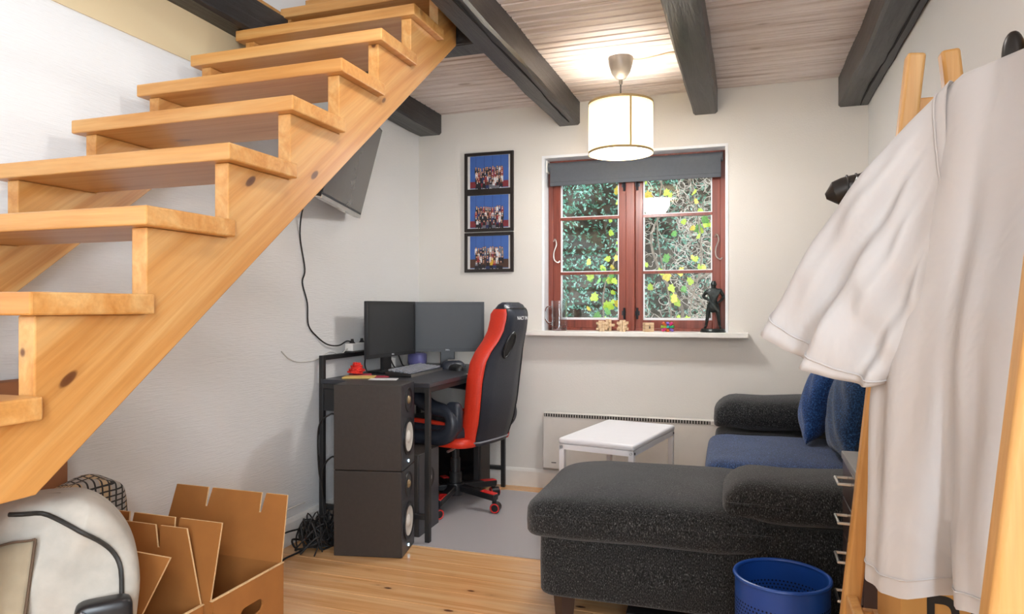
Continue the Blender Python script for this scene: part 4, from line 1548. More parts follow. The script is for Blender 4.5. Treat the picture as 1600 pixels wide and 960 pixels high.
def burr(name, label, loc, rz, s, mats, seed, n3=3):
    """interlocking stick puzzle; every stick is a part"""
    t_ = thing(name, label, 'puzzle', loc, rz, 'burr puzzles on the window sill')
    L_ = s * 2.4
    b = s * 0.30
    me = []
    k = 0
    base = L_ / 2
    for ax in range(3):
        for off in (-1, 1):
            for o2 in ((-1, 1) if n3 > 2 else (0,)):
                c = [0, 0, base]
                h_ = [b * 0.9] * 3
                h_[ax] = L_ / 2
                c[(ax + 1) % 3] += off * b * 1.05
                c[(ax + 2) % 3] += o2 * b * 2.1
                m = MB().box(c[0] - h_[0], c[0] + h_[0], c[1] - h_[1], c[1] + h_[1], c[2] - h_[2], c[2] + h_[2])
                m.build('stick', mats[k % len(mats)], t_, bevel=0.0015)
                k += 1
    return t_


burr('wooden_puzzle', 'pale wooden burr puzzle leftmost on the window sill', sill_pt(940), radians(20), 0.027, ['light_puzzle_wood'], 1)
burr('wooden_puzzle', 'small wooden burr puzzle standing right behind the leftmost one', sill_pt(951, d=0.05), radians(0), 0.030, ['light_puzzle_wood'], 1, 2)
burr('wooden_puzzle', 'square wooden stick puzzle second from the left on the sill', sill_pt(973), radians(4), 0.0285, ['light_puzzle_wood'], 2)
cb = thing('wooden_cube_puzzle', 'wooden cube puzzle below the window post', 'puzzle', sill_pt(1013), radians(24), 'burr puzzles on the window sill')
q = 0.0275
for i in range(2):
    for k in range(3):
        MB().box(-q + i * q + 0.0006, -q + i * q + q - 0.0006, -q, q, k * q * 2 / 3 + 0.0004, (k + 1) * q * 2 / 3 - 0.0004).build('block', 'light_puzzle_wood', cb, bevel=0.0012)
MB().box(-0.004, 0.004, -q - 0.0008, -q + 0.0002, 0.02, 0.034).build('notch', 'p_brown', cb)
MB().box(q - 0.0005, q + 0.0008, -0.005, 0.005, 0.03, 0.04).box(q - 0.0005, q + 0.0008, -0.005, 0.005, 0.012, 0.022).build('notch', 'p_brown', cb)
cp = thing('colour_puzzle', 'multicoloured star puzzle on the window sill beside the statuette', 'puzzle', sill_pt(1043), 0.3, 'burr puzzles on the window sill')
cols = ['z_pink', 'z_green', 'z_purple', 'z_teal', 'z_orange', 'z_lime']
kk_ = 0
for ax in range(6):
    a = ax * pi / 3 + 0.4
    for e_ in (-0.5, 0.1, 0.7):
        d = Vector((cos(a) * cos(e_), sin(a) * cos(e_), sin(e_)))
        c = Vector((0, 0, 0.028))
        MB().bar(c + d * 0.006, c + d * 0.042, 0.014, 0.014).build('arm', cols[(kk_ * 5 + ax) % 6], cp, bevel=0.002)
        kk_ += 1

# statuette
sg = thing('bronze_statuette', 'dark bronze standing warrior statuette at the right end of the sill', 'statuette', sill_pt(1114, d=0.01), PHI)
MB().lathe([(0.0, 0.0), (0.072, 0.0), (0.074, 0.006), (0.068, 0.014), (0.066, 0.02), (0.0, 0.021)], 36).build('plinth', 'bronze', sg)
bm_me = bpy.data.meshes.new('figure')
J = {'pel': (0, 0, 0.165), 'wst': (0.002, 0, 0.19), 'chs': (0.004, 0, 0.228), 'nck': (0.004, 0, 0.255), 'hd0': (0.004, -0.004, 0.268), 'hd1': (0.004, -0.004, 0.296),
     'lh': (-0.022, 0, 0.155), 'lk': (-0.03, -0.006, 0.092), 'la': (-0.040, 0.002, 0.034), 'lt': (-0.046, -0.028, 0.026),
     'rh': (0.022, 0, 0.155), 'rk': (0.031, -0.006, 0.092), 'ra': (0.038, 0.002, 0.034), 'rt': (0.044, -0.028, 0.026),
     'ls': (-0.034, 0, 0.244), 'le': (-0.058, 0.004, 0.208), 'lw': (-0.028, -0.030, 0.192), 'lhd': (-0.014, -0.036, 0.188),
     'rs': (0.042, 0, 0.244), 're': (0.062, 0.004, 0.205), 'rw': (0.034, -0.028, 0.176), 'rhd': (0.022, -0.034, 0.17)}
RADS = {'pel': 0.024, 'wst': 0.022, 'chs': 0.03, 'nck': 0.012, 'hd0': 0.015, 'hd1': 0.014, 'lh': 0.019, 'rh': 0.019, 'lk': 0.0135, 'rk': 0.0135, 'la': 0.009, 'ra': 0.009, 'lt': 0.008, 'rt': 0.008,
        'ls': 0.017, 'rs': 0.017, 'le': 0.0115, 're': 0.0115, 'lw': 0.008, 'rw': 0.008, 'lhd': 0.009, 'rhd': 0.009}
ED = [('pel', 'wst'), ('wst', 'chs'), ('chs', 'nck'), ('nck', 'hd0'), ('hd0', 'hd1'), ('pel', 'lh'), ('lh', 'lk'), ('lk', 'la'), ('la', 'lt'), ('pel', 'rh'), ('rh', 'rk'), ('rk', 'ra'), ('ra', 'rt'),
      ('chs', 'ls'), ('ls', 'le'), ('le', 'lw'), ('lw', 'lhd'), ('chs', 'rs'), ('rs', 're'), ('re', 'rw'), ('rw', 'rhd')]
names = list(J)
bm_me.from_pydata([J[k] for k in names], [(names.index(a), names.index(b)) for a, b in ED], [])
fo = bpy.data.objects.new('figure', bm_me)
COL.objects.link(fo)
fo.parent = sg
sk = fo.modifiers.new('skin', 'SKIN')
for i, k in enumerate(names):
    bm_me.skin_vertices[0].data[i].radius = (RADS[k], RADS[k] * 0.85)
    bm_me.skin_vertices[0].data[i].use_root = (k == 'pel')
ss = fo.modifiers.new('sub', 'SUBSURF')
ss.levels = ss.render_levels = 2
bm_me.materials.append(M['bronze'])
MB().bar((-0.035, -0.04, 0.205), (0.034, -0.04, 0.118), 0.009, 0.012).build('weapon', 'bronze', sg, bevel=0.001)
MB().sq((0.0, -0.012, 0.145), (0.026, 0.018, 0.03), 0.7, 0.7, 16, 8).build('loincloth', 'bronze', sg)
MB().lathe([(0.0, 0.302), (0.010, 0.300), (0.017, 0.286), (0.0175, 0.276), (0.014, 0.272)], 16, (0.004, -0.004, 0)).build('helmet', 'bronze', sg)

# ------------------------------------------------------------------ clothes rack
YFAR, YNEAR = 1.60, 0.80
rk = thing('clothes_rack', 'pine A-frame clothes rack carrying the white shirt', 'rack', (0.355, 1.22, 0))
RO = Vector(rk.location)


def rkp(x, y, z):
    return Vector((x, y, z)) - RO


def leg_x(z, side):
    return 0.355 + side * (0.030 + (1.65 - z) * 0.105)


for yy in (YFAR, YNEAR):
    for side in (-1, 1):
        m = MB()
        m.bar(rkp(leg_x(0, side), yy, 0.002), rkp(leg_x(1.655, side), yy, 1.655), 0.034, 0.036, (0, 1, 0))
        m.build('leg', 'rack_pine', rk, bevel=0.006)
    MB().bar(rkp(leg_x(1.535, -1), yy + 0.004, 1.535), rkp(leg_x(1.535, 1), yy + 0.004, 1.535), 0.02, 0.06, (0, 0, 1)).build('cross_piece', 'rack_pine', rk, bevel=0.003)
    MB().bar(rkp(leg_x(0.49, -1), yy, 0.49), rkp(leg_x(0.49, 1), yy, 0.49), 0.02, 0.04, (0, 0, 1)).build('shelf_end', 'rack_pine', rk, bevel=0.003)
MB().tube([rkp(0.355, YNEAR - 0.02, 1.482), rkp(0.355, YFAR + 0.02, 1.482)], 0.014, 14).build('hanging_bar', 'rack_pine', rk)
for side in (-1, 1):
    MB().bar(rkp(leg_x(0.52, side), YNEAR, 0.52), rkp(leg_x(0.52, side), YFAR, 0.52), 0.022, 0.045).build('shelf_rail', 'rack_pine', rk, bevel=0.003)
sl_me = MB().box(-0.025, 0.025, -0.37, 0.37, -0.008, 0.008).mesh('slat', 'rack_pine', 0)
for i in range(3):
    o = bpy.data.objects.new('slat', sl_me)
    COL.objects.link(o)
    o.parent = rk
    o.location = rkp(0.27 + i * 0.085, 1.22, 0.508)

# carton standing on the rack shelf
cx0, cx1, cy0, cy1, cz0, cz1 = 0.252, 0.462, 1.35, 1.575, 0.517, 0.72
cn = thing('printed_carton', 'tan carton with large black lettering on the rack shelf under the shirt', 'box', (0, 0, cz0))
MB().box(cx0, cx1, cy0, cy1, 0, cz1 - cz0).build('carton', 'carton_tan', cn, bevel=0.002)
text_mesh('lettering', 'BUI', 0.165, 'ink_black', cn, (0.283, cy0 - 0.0008, 0.068), (pi / 2, 0, 0), 0.0003, 'LEFT', 0.72)
sm = MB()
rr = random.Random(5)
for i in range(9):
    y0_ = cy0 + 0.05 + i * 0.006
    sm.add([(cx0 - 0.0008, y0_, 0.13 - i * 0.004), (cx0 - 0.0008, y0_ + 0.0035, 0.13 - i * 0.004), (cx0 - 0.0008, y0_ + 0.0035, 0.141 - i * 0.004), (cx0 - 0.0008, y0_, 0.141 - i * 0.004)], [(0, 1, 2, 3)])
sm.build('small_print', 'ink_black', cn, smooth=0)


# black wide-shouldered hangers
def hanger(name, label, y, ang, half=0.2, zt=1.482, group='black coat hangers on the rack'):
    t_ = thing(name, label, 'hanger', (0.355, y, zt), ang, group)
    hk = spline([(0.012, 0, 0.012), (0.0, 0, 0.021), (-0.020, 0, 0.012), (-0.021, 0, -0.01), (-0.008, 0, -0.03), (0, 0, -0.05), (0, 0, -0.078)], 6)
    MB().tube(hk, 0.0028, 8).build('hook', 'silver', t_)
    m = MB()
    pts = []
    for i in range(25):
        s = -1 + i / 12
        z = -0.080 - 0.040 * abs(s) ** 1.5
        pts.append((s * half, 0.018 * (abs(s) ** 2), z))
    m.tube(pts, [(0.012 + 0.022 * (abs(-1 + i / 12)) ** 1.5) * sqrt(max(0.03, 1 - abs(-1 + i / 12) ** 10)) for i in range(25)], 14)
    m.build('shoulder', 'hanger_black', t_)
    for s in (-1, 1):
        for kx in (0.74, 0.82):
            p0 = Vector((s * half * kx, 0.018 * kx ** 2, -0.080 - 0.040 * kx ** 1.5))
            r0 = 0.0135 + 0.020 * kx ** 1.5
            MB().tube([p0 + Vector((0, cos(q * pi / 10) * r0, sin(q * pi / 10) * r0)) for q in range(20)], 0.002, 6, closed=True).build('ridge', 'hanger_black', t_)
    return t_


hanger('coat_hanger', 'black wide-shouldered hanger end showing lowest behind the shirt sleeve', 1.50, radians(0), 0.205)
hanger('coat_hanger', 'black wide-shouldered hanger just in front of the lowest one', 1.42, radians(-4), 0.165)

# ------------------------------------------------------------------ white shirt
SC_ = Vector((0.355, 0.985, 0))
SD = Vector((-0.76, 0.65, 0)).normalized()
SN = Vector((-SD.y, SD.x, 0))
if SN.dot(Vector((0, 0, 0)) - SC_) < 0:
    SN = -SN                      # towards the camera


def shp(u, v):
    p = on_plane(u, v, SC_, SN)
    return (p - SC_).dot(SD), p.z


def sh3(k, z, n):
    return SC_ + SD * k + SN * n + Vector((0, 0, z))


def lerp_tab(tab, x):
    if x <= tab[0][0]:
        return tab[0][1]
    for (a, b), (c, d) in zip(tab, tab[1:]):
        if x <= c:
            g = (x - a) / (c - a)
            g = g * g * (3 - 2 * g)
            return b + (d - b) * g
    return tab[-1][1]


# left edge of the body in (k,z), taken from the outline
edge_px = [(1600, 78), (1545, 97), (1490, 125), (1440, 185), (1448, 260), (1440, 340), (1415, 440), (1372, 560), (1364, 640), (1362, 740), (1358, 820), (1357, 888)]
ek = [shp(u, v) for u, v in edge_px]
ek = sorted([(z, k) for k, z in ek])
zhem = min(z for z, k in ek)
ztop = max(z for z, k in ek)


def body_left(z):
    return lerp_tab(ek, z)


def body_right(z):
    return -max(0.055, min(0.155, 0.055 + (ztop - z) * 1.6))


sb = thing('shirt', 'white cotton short-sleeved shirt hanging on the rack', 'shirt', (SC_.x, SC_.y, zhem))
bo = Vector(sb.location)
NU, NVV = 120, 70


HEM = sorted(shp(u, v) for u, v in ((1357, 888), (1400, 902), (1440, 912), (1500, 926), (1560, 938), (1620, 950)))


def fold(x):
    return sin(x) + 0.45 * sin(2 * x + 0.8) + 0.25 * sin(3.1 * x + 2.0)


def body_fn(a, b):
    # a around, b up
    z = zhem + (ztop - zhem) * b
    kl, kr = body_left(z), body_right(z)
    mid, hw = (kl + kr) / 2, (kl - kr) / 2
    th = 2 * pi * a
    k = mid + hw * cos(th)
    low = 1 - b
    front = sin(th)
    depth = 0.014 + 0.05 * min(1.0, (1 - b) * 2.2)
    n = depth * math.copysign(abs(front) ** 0.7, front)
    amp = 0.0015 + 0.030 * max(0.0, low - 0.12)
    ft = (k + 0.12 * b * (k + 0.1)) * 46 + 0.6 * sin(z * 5.0)
    n += amp * fold(ft + (0 if front >= 0 else 1.3)) * abs(front) ** 0.5
    n += 0.0035 * sin(k * 105 + z * 16) * low * abs(front)
    n += 0.004 * sin(z * 23 + k * 17) * abs(front)
    zz = z + (lerp_tab(HEM, k) - zhem) * low ** 4
    return sh3(k, zz, n) - bo


m = MB()
m.grid(body_fn, NU, NVV, True, False)
m.build('body', 'shirt_cotton', sb, smooth=80)

# sleeve: loops between the armhole and the cuff
TOPP = [(1490, 126), (1440, 186), (1395, 245), (1350, 300), (1308, 360), (1268, 425), (1233, 488)]
BOTP = [(1500, 330), (1496, 430), (1484, 500), (1468, 540), (1448, 560), (1432, 576), (1416, 592)]


def sleeve_fn(a, b):
    x = b * (len(TOPP) - 1)
    i = min(int(x), len(TOPP) - 2)
    g = x - i
    tu = TOPP[i][0] + (TOPP[i + 1][0] - TOPP[i][0]) * g, TOPP[i][1] + (TOPP[i + 1][1] - TOPP[i][1]) * g
    bu = BOTP[i][0] + (BOTP[i + 1][0] - BOTP[i][0]) * g, BOTP[i][1] + (BOTP[i + 1][1] - BOTP[i][1]) * g
    kt, zt = shp(*tu)
    kb, zb = shp(*bu)
    th = 2 * pi * a
    f_ = 0.5 + 0.5 * cos(th)          # 1 at the top edge
    k = kb + (kt - kb) * f_
    z = zb + (zt - zb) * f_
    s = sin(th)
    ease = min(1.0, b * 2.5)
    ease = ease * ease * (3 - 2 * ease)
    dep = 0.020 + 0.050 * b
    n = dep * math.copysign(abs(s) ** 0.75, s) + 0.006 + 0.022 * ease
    fold = 0.016 * sin(f_ * 15 + 1.1 * b + 0.6) * (0.25 + b) + 0.006 * sin(f_ * 31 + b * 6) + 0.004 * sin(b * 22 + f_ * 5)
    n += fold * ease * abs(s) ** 0.6
    # drooping cuff
    z -= 0.018 * abs(s) * b ** 3 * (1.6 if s > 0 else 0.3)
    return sh3(k, z, n) - bo


m = MB()
m.grid(sleeve_fn, 96, 40, True, False)
sleeve = m.build('sleeve', 'shirt_cotton', sb, smooth=80)
so = sleeve.modifiers.new('thick', 'SOLIDIFY')
so.thickness = 0.0012
# cuff hem and armhole seam
cf = [sleeve_fn(i / 96, 0.945) + SN * (0.0012 if sin(2 * pi * i / 96) > 0 else -0.0012) for i in range(96)]
MB().tube(cf, 0.0014, 5, closed=True).build('cuff_seam', 'shirt_cotton', sleeve)
am_ = [sleeve_fn(0.03 + 0.42 * i / 40, 0.06) + SN * 0.002 for i in range(41)]
MB().tube(am_, 0.0016, 5).build('armhole_seam', 'shirt_cotton', sleeve)
hm = [body_fn(i / 120, 0.035) * 1.0 + SN * (0.001 if sin(2 * pi * i / 120) > 0 else -0.001) for i in range(120)]
MB().tube(hm, 0.0013, 5, closed=True).build('hem_seam', 'shirt_cotton', sb)
# front placket edge hanging at the right
pk = []
for i in range(24):
    b_ = 0.02 + 0.86 * i / 23
    pk.append((body_fn(0.315, b_), body_fn(0.335, b_)))
m = MB()
m.add([q + SN * 0.006 for p in pk for q in p], [(2 * i, 2 * i + 1, 2 * i + 3, 2 * i + 2) for i in range(23)])
pko = m.build('placket', 'shirt_cotton', sb, smooth=80)
so = pko.modifiers.new('thick', 'SOLIDIFY')
so.thickness = 0.002
# hanger of the shirt
hs_ = thing('shirt_hanger', 'chunky black hanger inside the white shirt, its neck showing at the frame edge', 'hanger', (SC_.x, SC_.y, 1.475), atan2(SD.y, SD.x))
hk = spline([(0.030, 0, 0.004), (0.026, 0, 0.024), (0.0, 0, 0.032), (-0.026, 0, 0.024), (-0.032, 0, 0.0), (-0.022, 0, -0.022), (0.0, 0, -0.038)], 6)
MB().tube(hk, 0.0025, 8).build('hook', 'silver', hs_)
MB().tube([(s_ * 0.10, 0, -0.040 - 0.06 * abs(s_) ** 1.3) for s_ in [-1 + i / 8 for i in range(17)]], 0.009, 10).build('shoulder', 'hanger_black', hs_)
MB().sq((0.067, -0.034, -0.014), (0.0135, 0.010, 0.036), 0.9, 0.9, 20, 14).build('neck', 'hanger_black', hs_)

# ------------------------------------------------------------------ cardboard moving boxes
def moving_box(label, x0, x1, y0, y1, h, back_flap, front_flap, side_flap=None, mat='cardboard'):
    t_ = thing('moving_box', label, 'box', (x0, y0, 0), 0, 'open cardboard moving boxes')
    w, d = x1 - x0, y1 - y0
    T = 0.006
    for nm, bx_ in (('back_wall', (0, w, d - T, d)), ('front_wall', (0, w, 0, T)), ('side_wall', (0, T, T, d - T))):
        MB().box(bx_[0], bx_[1], bx_[2], bx_[3], 0.003, h).build(nm, mat, t_)
    MB().box(0, w, 0, d, 0.001, 0.006).build('bottom', mat, t_)
    # wall facing the room, with a hand hole
    hy, hz, hw, hh_ = d * 0.52, h - 0.085, 0.048, 0.019
    outer = [(T, 0.003), (d - T, 0.003), (d - T, h), (T, h)]
    hole = []
    for i in range(8):
        a = -pi / 2 + pi * i / 7
        hole.append((hy + hw - hh_ + hh_ * cos(a), hz + hh_ * sin(a)))
    for i in range(8):
        a = pi / 2 + pi * i / 7
        hole.append((hy - hw + hh_ + hh_ * cos(a), hz + hh_ * sin(a)))
    bm = bmesh.new()
    for loop in (outer, hole):
        vsx = [bm.verts.new((w, p[0], p[1])) for p in loop]
        for i in range(len(vsx)):
            bm.edges.new((vsx[i], vsx[(i + 1) % len(vsx)]))
    bmesh.ops.triangle_fill(bm, edges=list(bm.edges), use_beauty=True)
    me = bpy.data.meshes.new('side_wall')
    bm.to_mesh(me)
    bm.free()
    me.materials.append(M[mat])
    o = bpy.data.objects.new('side_wall', me)
    COL.objects.link(o)
    o.parent = t_
    s_ = o.modifiers.new('t', 'SOLIDIFY')
    s_.thickness = T
    s_.offset = 0
    MB().box(w - T * 0.8, w + T * 0.8, 0, d, h, h + 0.004).build('rim', 'cardboard_edge', t_, bevel=0.002)

    def flap(yh, lean, ht, taper, slits, nm):
        # slotted flap standing on the wall top at y=yh, leaning by lean metres
        pts = [(0.004, 0), (w - 0.004, 0), (w - 0.004 - taper, ht)]
        for sx in sorted(slits, reverse=True):
            pts += [(sx * w + 0.010, ht), (sx * w + 0.003, ht * 0.70), (sx * w - 0.004, ht * 0.70), (sx * w - 0.008, ht)]
        pts += [(0.004 + taper * 0.5, ht)]
        m = MB()
        n = len(pts)

        def P(p, off):
            return (p[0], yh + lean * p[1] / ht + off, h + p[1] * sqrt(max(0.01, 1 - (lean / ht) ** 2)))
        a = [P(p, -0.002) for p in pts]
        b = [P(p, 0.003) for p in pts]
        m.cur = 0
        m.add(a + b, [tuple(range(n)), tuple(reversed(range(n, 2 * n)))])
        m.cur = 1
        m.add(a + b, [(i, (i + 1) % n, n + (i + 1) % n, n + i) for i in range(n)])
        return m.build(nm, [mat, 'cardboard_edge'], t_, smooth=0)
    if back_flap:
        flap(d - 0.004, *back_flap, 'back_flap')
    if front_flap:
        flap(0.004, *front_flap, 'front_flap')
    if side_flap:
        m = MB()
        hh2 = side_flap
        m.cur = 0
        a = [(0.004, 0.01, h), (0.004, d - 0.01, h), (0.03, d - 0.025, h + hh2), (0.03, 0.025, h + hh2)]
        b = [(p[0] + 0.005, p[1], p[2]) for p in a]
        m.add(a + b, [(0, 1, 2, 3), (7, 6, 5, 4)])
        m.cur = 1
        m.add(a + b, [(i, (i + 1) % 4, 4 + (i + 1) % 4, 4 + i) for i in range(4)])
        m.build('side_flap', [mat, 'cardboard_edge'], t_, smooth=0)
    return t_


moving_box('open cardboard moving box nearest the loudspeakers with a tall slotted flap', -1.835, -1.352, 1.485, 1.79, 0.352, (0.06, 0.20, 0.022, (0.32, 0.76)), (0.03, 0.205, -0.012, (0.36, 0.70)))
moving_box('open cardboard moving box half hidden behind the backpack', -1.83, -1.372, 1.24, 1.48, 0.345, (-0.012, 0.205, 0.035, (0.12, 0.70)), None, None)
# loose torn flap at its near side
lf = MB()
a = [(-1.62, 1.25, 0.34), (-1.39, 1.255, 0.34), (-1.315, 1.31, 0.535), (-1.51, 1.30, 0.545)]
b = [(p[0], p[1] + 0.006, p[2]) for p in a]
lf.cur = 0
lf.add(a + b, [(0, 1, 2, 3), (7, 6, 5, 4)])
lf.cur = 1
lf.add(a + b, [(i, (i + 1) % 4, 4 + (i + 1) % 4, 4 + i) for i in range(4)])
mbx = [o for o in bpy.data.objects if o.name.startswith('moving_box')][-1]
lo_ = lf.build('front_flap', ['cardboard', 'cardboard_edge'], mbx, smooth=0)
lo_.location = -Vector(mbx.location)

# flattened brown box behind the stairs
tag(MB().box(XL + 0.016, -2.004, 0.75, 1.595, 0.0, 0.925).build('flattened_box', 'cardboard_dark', bevel=0.003), 'tall flat brown cardboard box against the wall behind the stairs', 'box')

# plaid bag
pb = MB()


def plw(p):
    x, y_, z = p
    return (x + 0.010 * sin(z * 16 + y_ * 12), y_ + 0.012 * sin(z * 13), z + (0.012 * sin(y_ * 24 + x * 18) if z > 0.1 else 0))


pb.sq((0, 0, 0.30), (0.058, 0.175, 0.290), 0.20, 0.34, 48, 36, plw)
tag(pb.build('plaid_bag', 'plaid_cloth', smooth=70, loc=(-1.925, 1.535, 0.012)), 'grey checked cloth bag behind the cardboard boxes', 'bag')

# ------------------------------------------------------------------ backpack
bp = thing('backpack', 'large beige canvas backpack under the stair foot', 'backpack', (-1.405, 0.985, 0), radians(50))
BHh = 0.755


BW_, BD_ = 0.205, 0.135


def bag_shape(z):
    g = z / BHh
    nar = 1 - 0.42 * max(0.0, (g - 0.72) / 0.28) ** 2
    dep = 1 - 0.30 * max(0.0, (g - 0.6) / 0.4)
    return nar, dep, 0.055 * g ** 2


def bag_wr(x, z):
    return 0.013 * sin(z * 19 + x * 15) + 0.016 * (abs(sin(x * 16 - z * 11.5)) - 0.6) + 0.007 * sin(z * 43 + x * 37 + 2 * sin(x * 20))


def bag_fn(p):
    x, y_, z = p
    nar, dep, sk_ = bag_shape(z + BHh / 2)
    return (x * nar + sk_, y_ * dep + bag_wr(x, z + BHh / 2) * (1 if y_ < 0 else 0.3), z)


MB().sq((0, 0, BHh / 2), (BW_, BD_, BHh / 2), 0.34, 0.40, 150, 100, bag_fn).build('main_bag', 'bag_canvas', bp, smooth=70)


def bag_surface(x, z, off=0.0):
    """front surface of the bag, x before skew"""
    nar, dep, sk_ = bag_shape(z)
    u_ = min(0.999, abs(x) / BW_)
    v_ = min(0.999, abs(z - BHh / 2) / (BHh / 2))
    cp = max(0.001, (1 - v_ ** (2 / 0.34)) ** (0.34 / 2))
    uu = min(0.999, u_ / cp)
    yv = BD_ * cp * (1 - uu ** (2 / 0.40)) ** (0.40 / 2)
    return Vector((x * nar + sk_, -yv * dep + bag_wr(x, z) - off, z))


pkt = MB()
pkt.grid(lambda a, b: bag_surface(-0.175 + 0.185 * a, 0.05 + 0.645 * b, 0.017 + 0.012 * sin(pi * a) * sin(pi * b) ** 0.5), 20, 30)
po = pkt.build('front_pocket', 'bag_pocket', bp, smooth=70)
so = po.modifiers.new('thick', 'SOLIDIFY')
so.thickness = 0.012
MB().tube([bag_surface(0.01, 0.05 + 0.645 * i / 24, 0.020) for i in range(25)], 0.0026, 6).build('pocket_seam', 'bag_seam', po)
MB().tube([bag_surface(-0.175 + 0.185 * i / 20, 0.695, 0.020) for i in range(21)], 0.0024, 6).build('pocket_seam', 'bag_seam', po)
zp = []
for i in range(44):
    f_ = i / 43
    if f_ < 0.5:
        zp.append(bag_surface(0.168, 0.10 + 0.50 * f_ / 0.5, 0.009))
    else:
        a = (f_ - 0.5) / 0.5 * pi / 2
        zp.append(bag_surface(0.168 - 0.235 * (1 - cos(a)), 0.60 + 0.142 * sin(a), 0.010))
MB().tube(zp, 0.0045, 6).build('zipper', 'zip_black', bp, smooth=60)
bk = MB().sq((0, 0, 0), (0.05, 0.025, 0.04), 0.4, 0.4, 20, 12).build('buckle', 'black_plastic', bp)
bk.location = bag_surface(0.140, 0.53, 0.015)
MB().tube([(-0.04, -0.03, 0.03), (0.0, -0.035, 0.0), (0.06, -0.03, -0.045)], 0.004, 6).build('strap_cord', 'grey_key', bk)

# ------------------------------------------------------------------ garden behind the window
gd = MB().box(-4.5, 3.5, 4.6, 9, -0.3, -0.2).build('ground', 'soil')
tag(gd, 'garden soil outside the window', 'ground', kind='structure')
rr = random.Random(21)
hg = thing('conifer_hedge', 'dense blue-green conifer hedge outside the left window panes', 'hedge', (-1.6, 6.4, -0.2))


def lump(x, z):
    return 0.16 * sin(x * 2.3 + 0.7) * sin(z * 2.9 + 0.3) + 0.10 * sin(x * 5.1 + z * 4.3) + 0.06 * sin(x * 9.7 - z * 8.1)


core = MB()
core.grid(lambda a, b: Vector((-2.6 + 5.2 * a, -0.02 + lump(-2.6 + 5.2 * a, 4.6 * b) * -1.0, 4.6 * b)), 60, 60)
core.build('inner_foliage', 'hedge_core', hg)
spr = MB()
for i in range(26000):
    x, z = rr.uniform(-2.2, 2.5), rr.uniform(0.2, 4.2)
    y_ = -0.02 - lump(x, z) - abs(rr.gauss(0, 0.07))
    if lump(x, z) + 0.08 * sin(x * 17 + z * 13) < -0.17:
        continue
    # a small fan of scale sprays
    base = Vector((x, y_, z))
    ax = Vector((rr.uniform(-1, 1), rr.uniform(-1.0, -0.1), rr.uniform(-0.2, 1.0))).normalized()
    sd = ax.cross(Vector((rr.uniform(-1, 1), rr.uniform(-1, 1), rr.uniform(-1, 1)))).normalized()
    spr.cur = rr.choice((0, 0, 1, 2))
    ln = rr.uniform(0.022, 0.05)
    for k in (-1, 0, 1):
        d = (ax + sd * 0.55 * k).normalized()
        q = d.cross(ax if k else sd.cross(ax)).normalized() if k else sd
        w_ = 0.006
        a_ = base
        b_ = base + d * ln * 0.55 + q * w_
        c_ = base + d * ln
        e_ = base + d * ln * 0.55 - q * w_
        spr.add([a_, b_, c_, e_], [(0, 1, 2, 3)])
plain('conifer_b', '#a5cdc2', 0.7, var=0.3, scale=9)
plain('conifer_c', '#4f8468', 0.7, var=0.4, scale=9)
so_ = spr.build('foliage_spray', ['conifer_green', 'conifer_b', 'conifer_c'], hg, smooth=0)
so_['kind'] = 'stuff'

# corkscrew shrub
cs = thing('corkscrew_shrub', 'tangled corkscrew shrub with bare twisted branches outside the right panes', 'shrub', (-0.2, 5.55, -0.2))


def squig(p0, d0, n, step, turn, rnd):
    p, d = Vector(p0), Vector(d0).normalized()
    ax = Vector((rnd.uniform(-1, 1), rnd.uniform(-1, 1), rnd.uniform(-1, 1)))
    pts = [p.copy()]
    for k in range(n):
        ax = (ax + Vector((rnd.uniform(-1, 1), rnd.uniform(-1, 1), rnd.uniform(-1, 1))) * 0.5).normalized()
        d = (d + ax.cross(d) * turn).normalized()
        p = p + d * step
        pts.append(p.copy())
    return pts


rn = random.Random(33)
for (a, b, r0) in (((0.30, 0, 0.0), [(0.34, 0.02, 0.6), (0.30, -0.05, 1.1), (0.42, 0.0, 1.5), (0.36, 0.02, 1.78), (0.20, -0.05, 1.86), (0.05, -0.06, 1.80), (-0.12, -0.08, 1.84)], 0.022),
                   ((0.1, 0, 0.0), [(0.05, 0.0, 0.7), (0.28, -0.08, 1.45), (0.22, -0.1, 1.62), (0.06, -0.1, 1.66), (-0.10, -0.12, 1.58), (-0.22, -0.1, 1.50), (-0.14, -0.1, 1.40), (-0.08, -0.1, 1.30)], 0.017),
                   ((0.45, 0.1, 0.0), [(0.5, 0.05, 0.9), (0.44, 0.0, 1.6), (0.50, -0.02, 2.0), (0.40, 0, 2.3), (0.46, 0, 2.6)], 0.02),
                   ((-0.3, 0.1, 0.0), [(-0.36, 0.1, 0.8), (-0.28, 0.05, 1.3), (-0.44, 0.0, 1.6), (-0.52, 0, 1.9), (-0.40, 0, 2.2), (-0.55, 0, 2.5)], 0.016)):
    pts = spline([a] + b, 8)
    MB().tube(pts, [r0 * (1 - 0.65 * i / len(pts)) for i in range(len(pts))], 8).build('branch', 'bark', cs)
tw = MB()
for i in range(1500):
    x, z = rn.uniform(-0.75, 0.95), rn.uniform(0.5, 3.0)
    if x < -0.35 and rn.random() < 0.75:
        continue
    tw.cur = rn.choice((0, 1, 1))
    pts = squig((x, rn.uniform(-0.05, 0.22), z), (rn.uniform(-1, 1), rn.uniform(-0.4, 0.4), rn.uniform(-1, 1)), 14, 0.03, 0.75, rn)
    tw.tube(pts, [0.0034 * (1 - 0.6 * k / 15) for k in range(15)], 4)
o = tw.build('twig', ['bark', 'twig_pale'], cs)
o['kind'] = 'stuff'

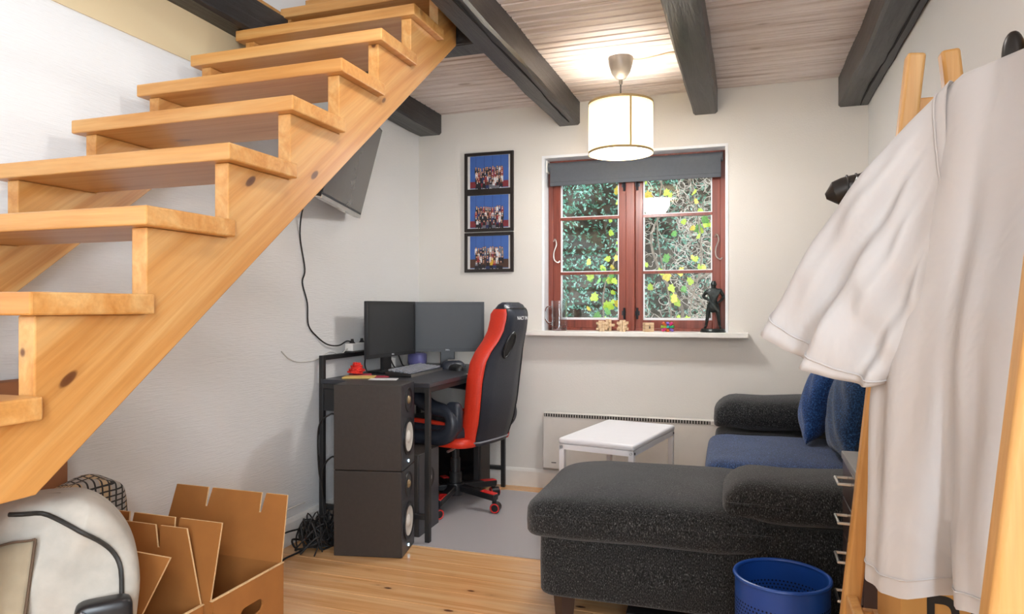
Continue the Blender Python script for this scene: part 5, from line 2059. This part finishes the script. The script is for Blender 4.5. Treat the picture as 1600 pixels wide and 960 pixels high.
# ivy with separate leaves
iv = thing('ivy_vine', 'yellow-green ivy trailing in front of the hedge outside the window', 'vine', (-0.9, 5.35, -0.2))
leafm = []
for nm in ('ivy_leaf_lime', 'ivy_leaf_green', 'ivy_leaf_yellow'):
    m = MB()
    out = [(0, -0.5), (0.32, -0.56), (0.5, -0.2), (0.34, 0.02), (0.42, 0.3), (0.16, 0.34), (0, 0.62), (-0.16, 0.34), (-0.42, 0.3), (-0.34, 0.02), (-0.5, -0.2), (-0.32, -0.56)]
    vs_ = [(0, 0, 0.06)] + [(x, y_, -0.08 * abs(x)) for x, y_ in out]
    m.add(vs_, [(0, i + 1, (i + 1) % 12 + 1) for i in range(12)])
    leafm.append(m.mesh('leaf', nm, 60))
stems = [[(-0.10, 0.1, 0.0), (-0.14, 0.0, 1.0), (-0.16, 0, 1.45), (-0.06, 0, 1.75), (0.02, 0, 2.1), (0.1, 0, 2.6)],
         [(0.55, 0.1, 0.0), (0.55, 0.0, 0.9), (0.50, -0.05, 1.3), (0.58, -0.05, 1.7), (0.52, 0, 2.2), (0.4, 0, 2.6)],
         [(0.85, 0.1, 0.0), (0.82, 0.0, 1.0), (0.80, -0.05, 1.5), (0.72, -0.05, 2.1), (0.66, 0, 2.5)],
         [(0.32, 0.1, 0.0), (0.30, 0.0, 0.9), (0.36, -0.05, 1.3), (0.26, -0.05, 1.9), (0.3, 0, 2.4)]]
for si, sp_ in enumerate(stems):
    pts = spline(sp_, 8)
    MB().tube(pts, [0.008 * (1 - 0.5 * i / len(pts)) for i in range(len(pts))], 6).build('stem', 'bark', iv)
    cnt = (70, 36, 60, 26)[si]
    for k in range(cnt):
        p = pts[rn.randrange(6, len(pts))]
        o = bpy.data.objects.new('leaf', leafm[rn.choice((0, 0, 0, 1, 1, 2))])
        COL.objects.link(o)
        o.parent = iv
        o.location = p + Vector((rn.gauss(0, 0.09), rn.uniform(-0.10, 0.02), rn.gauss(0, 0.06)))
        s = rn.uniform(0.035, 0.07)
        o.scale = (s, s, s)
        o.rotation_euler = (pi / 2 + rn.uniform(-0.7, 0.7), rn.uniform(-0.6, 0.6), rn.uniform(-0.9, 0.9))
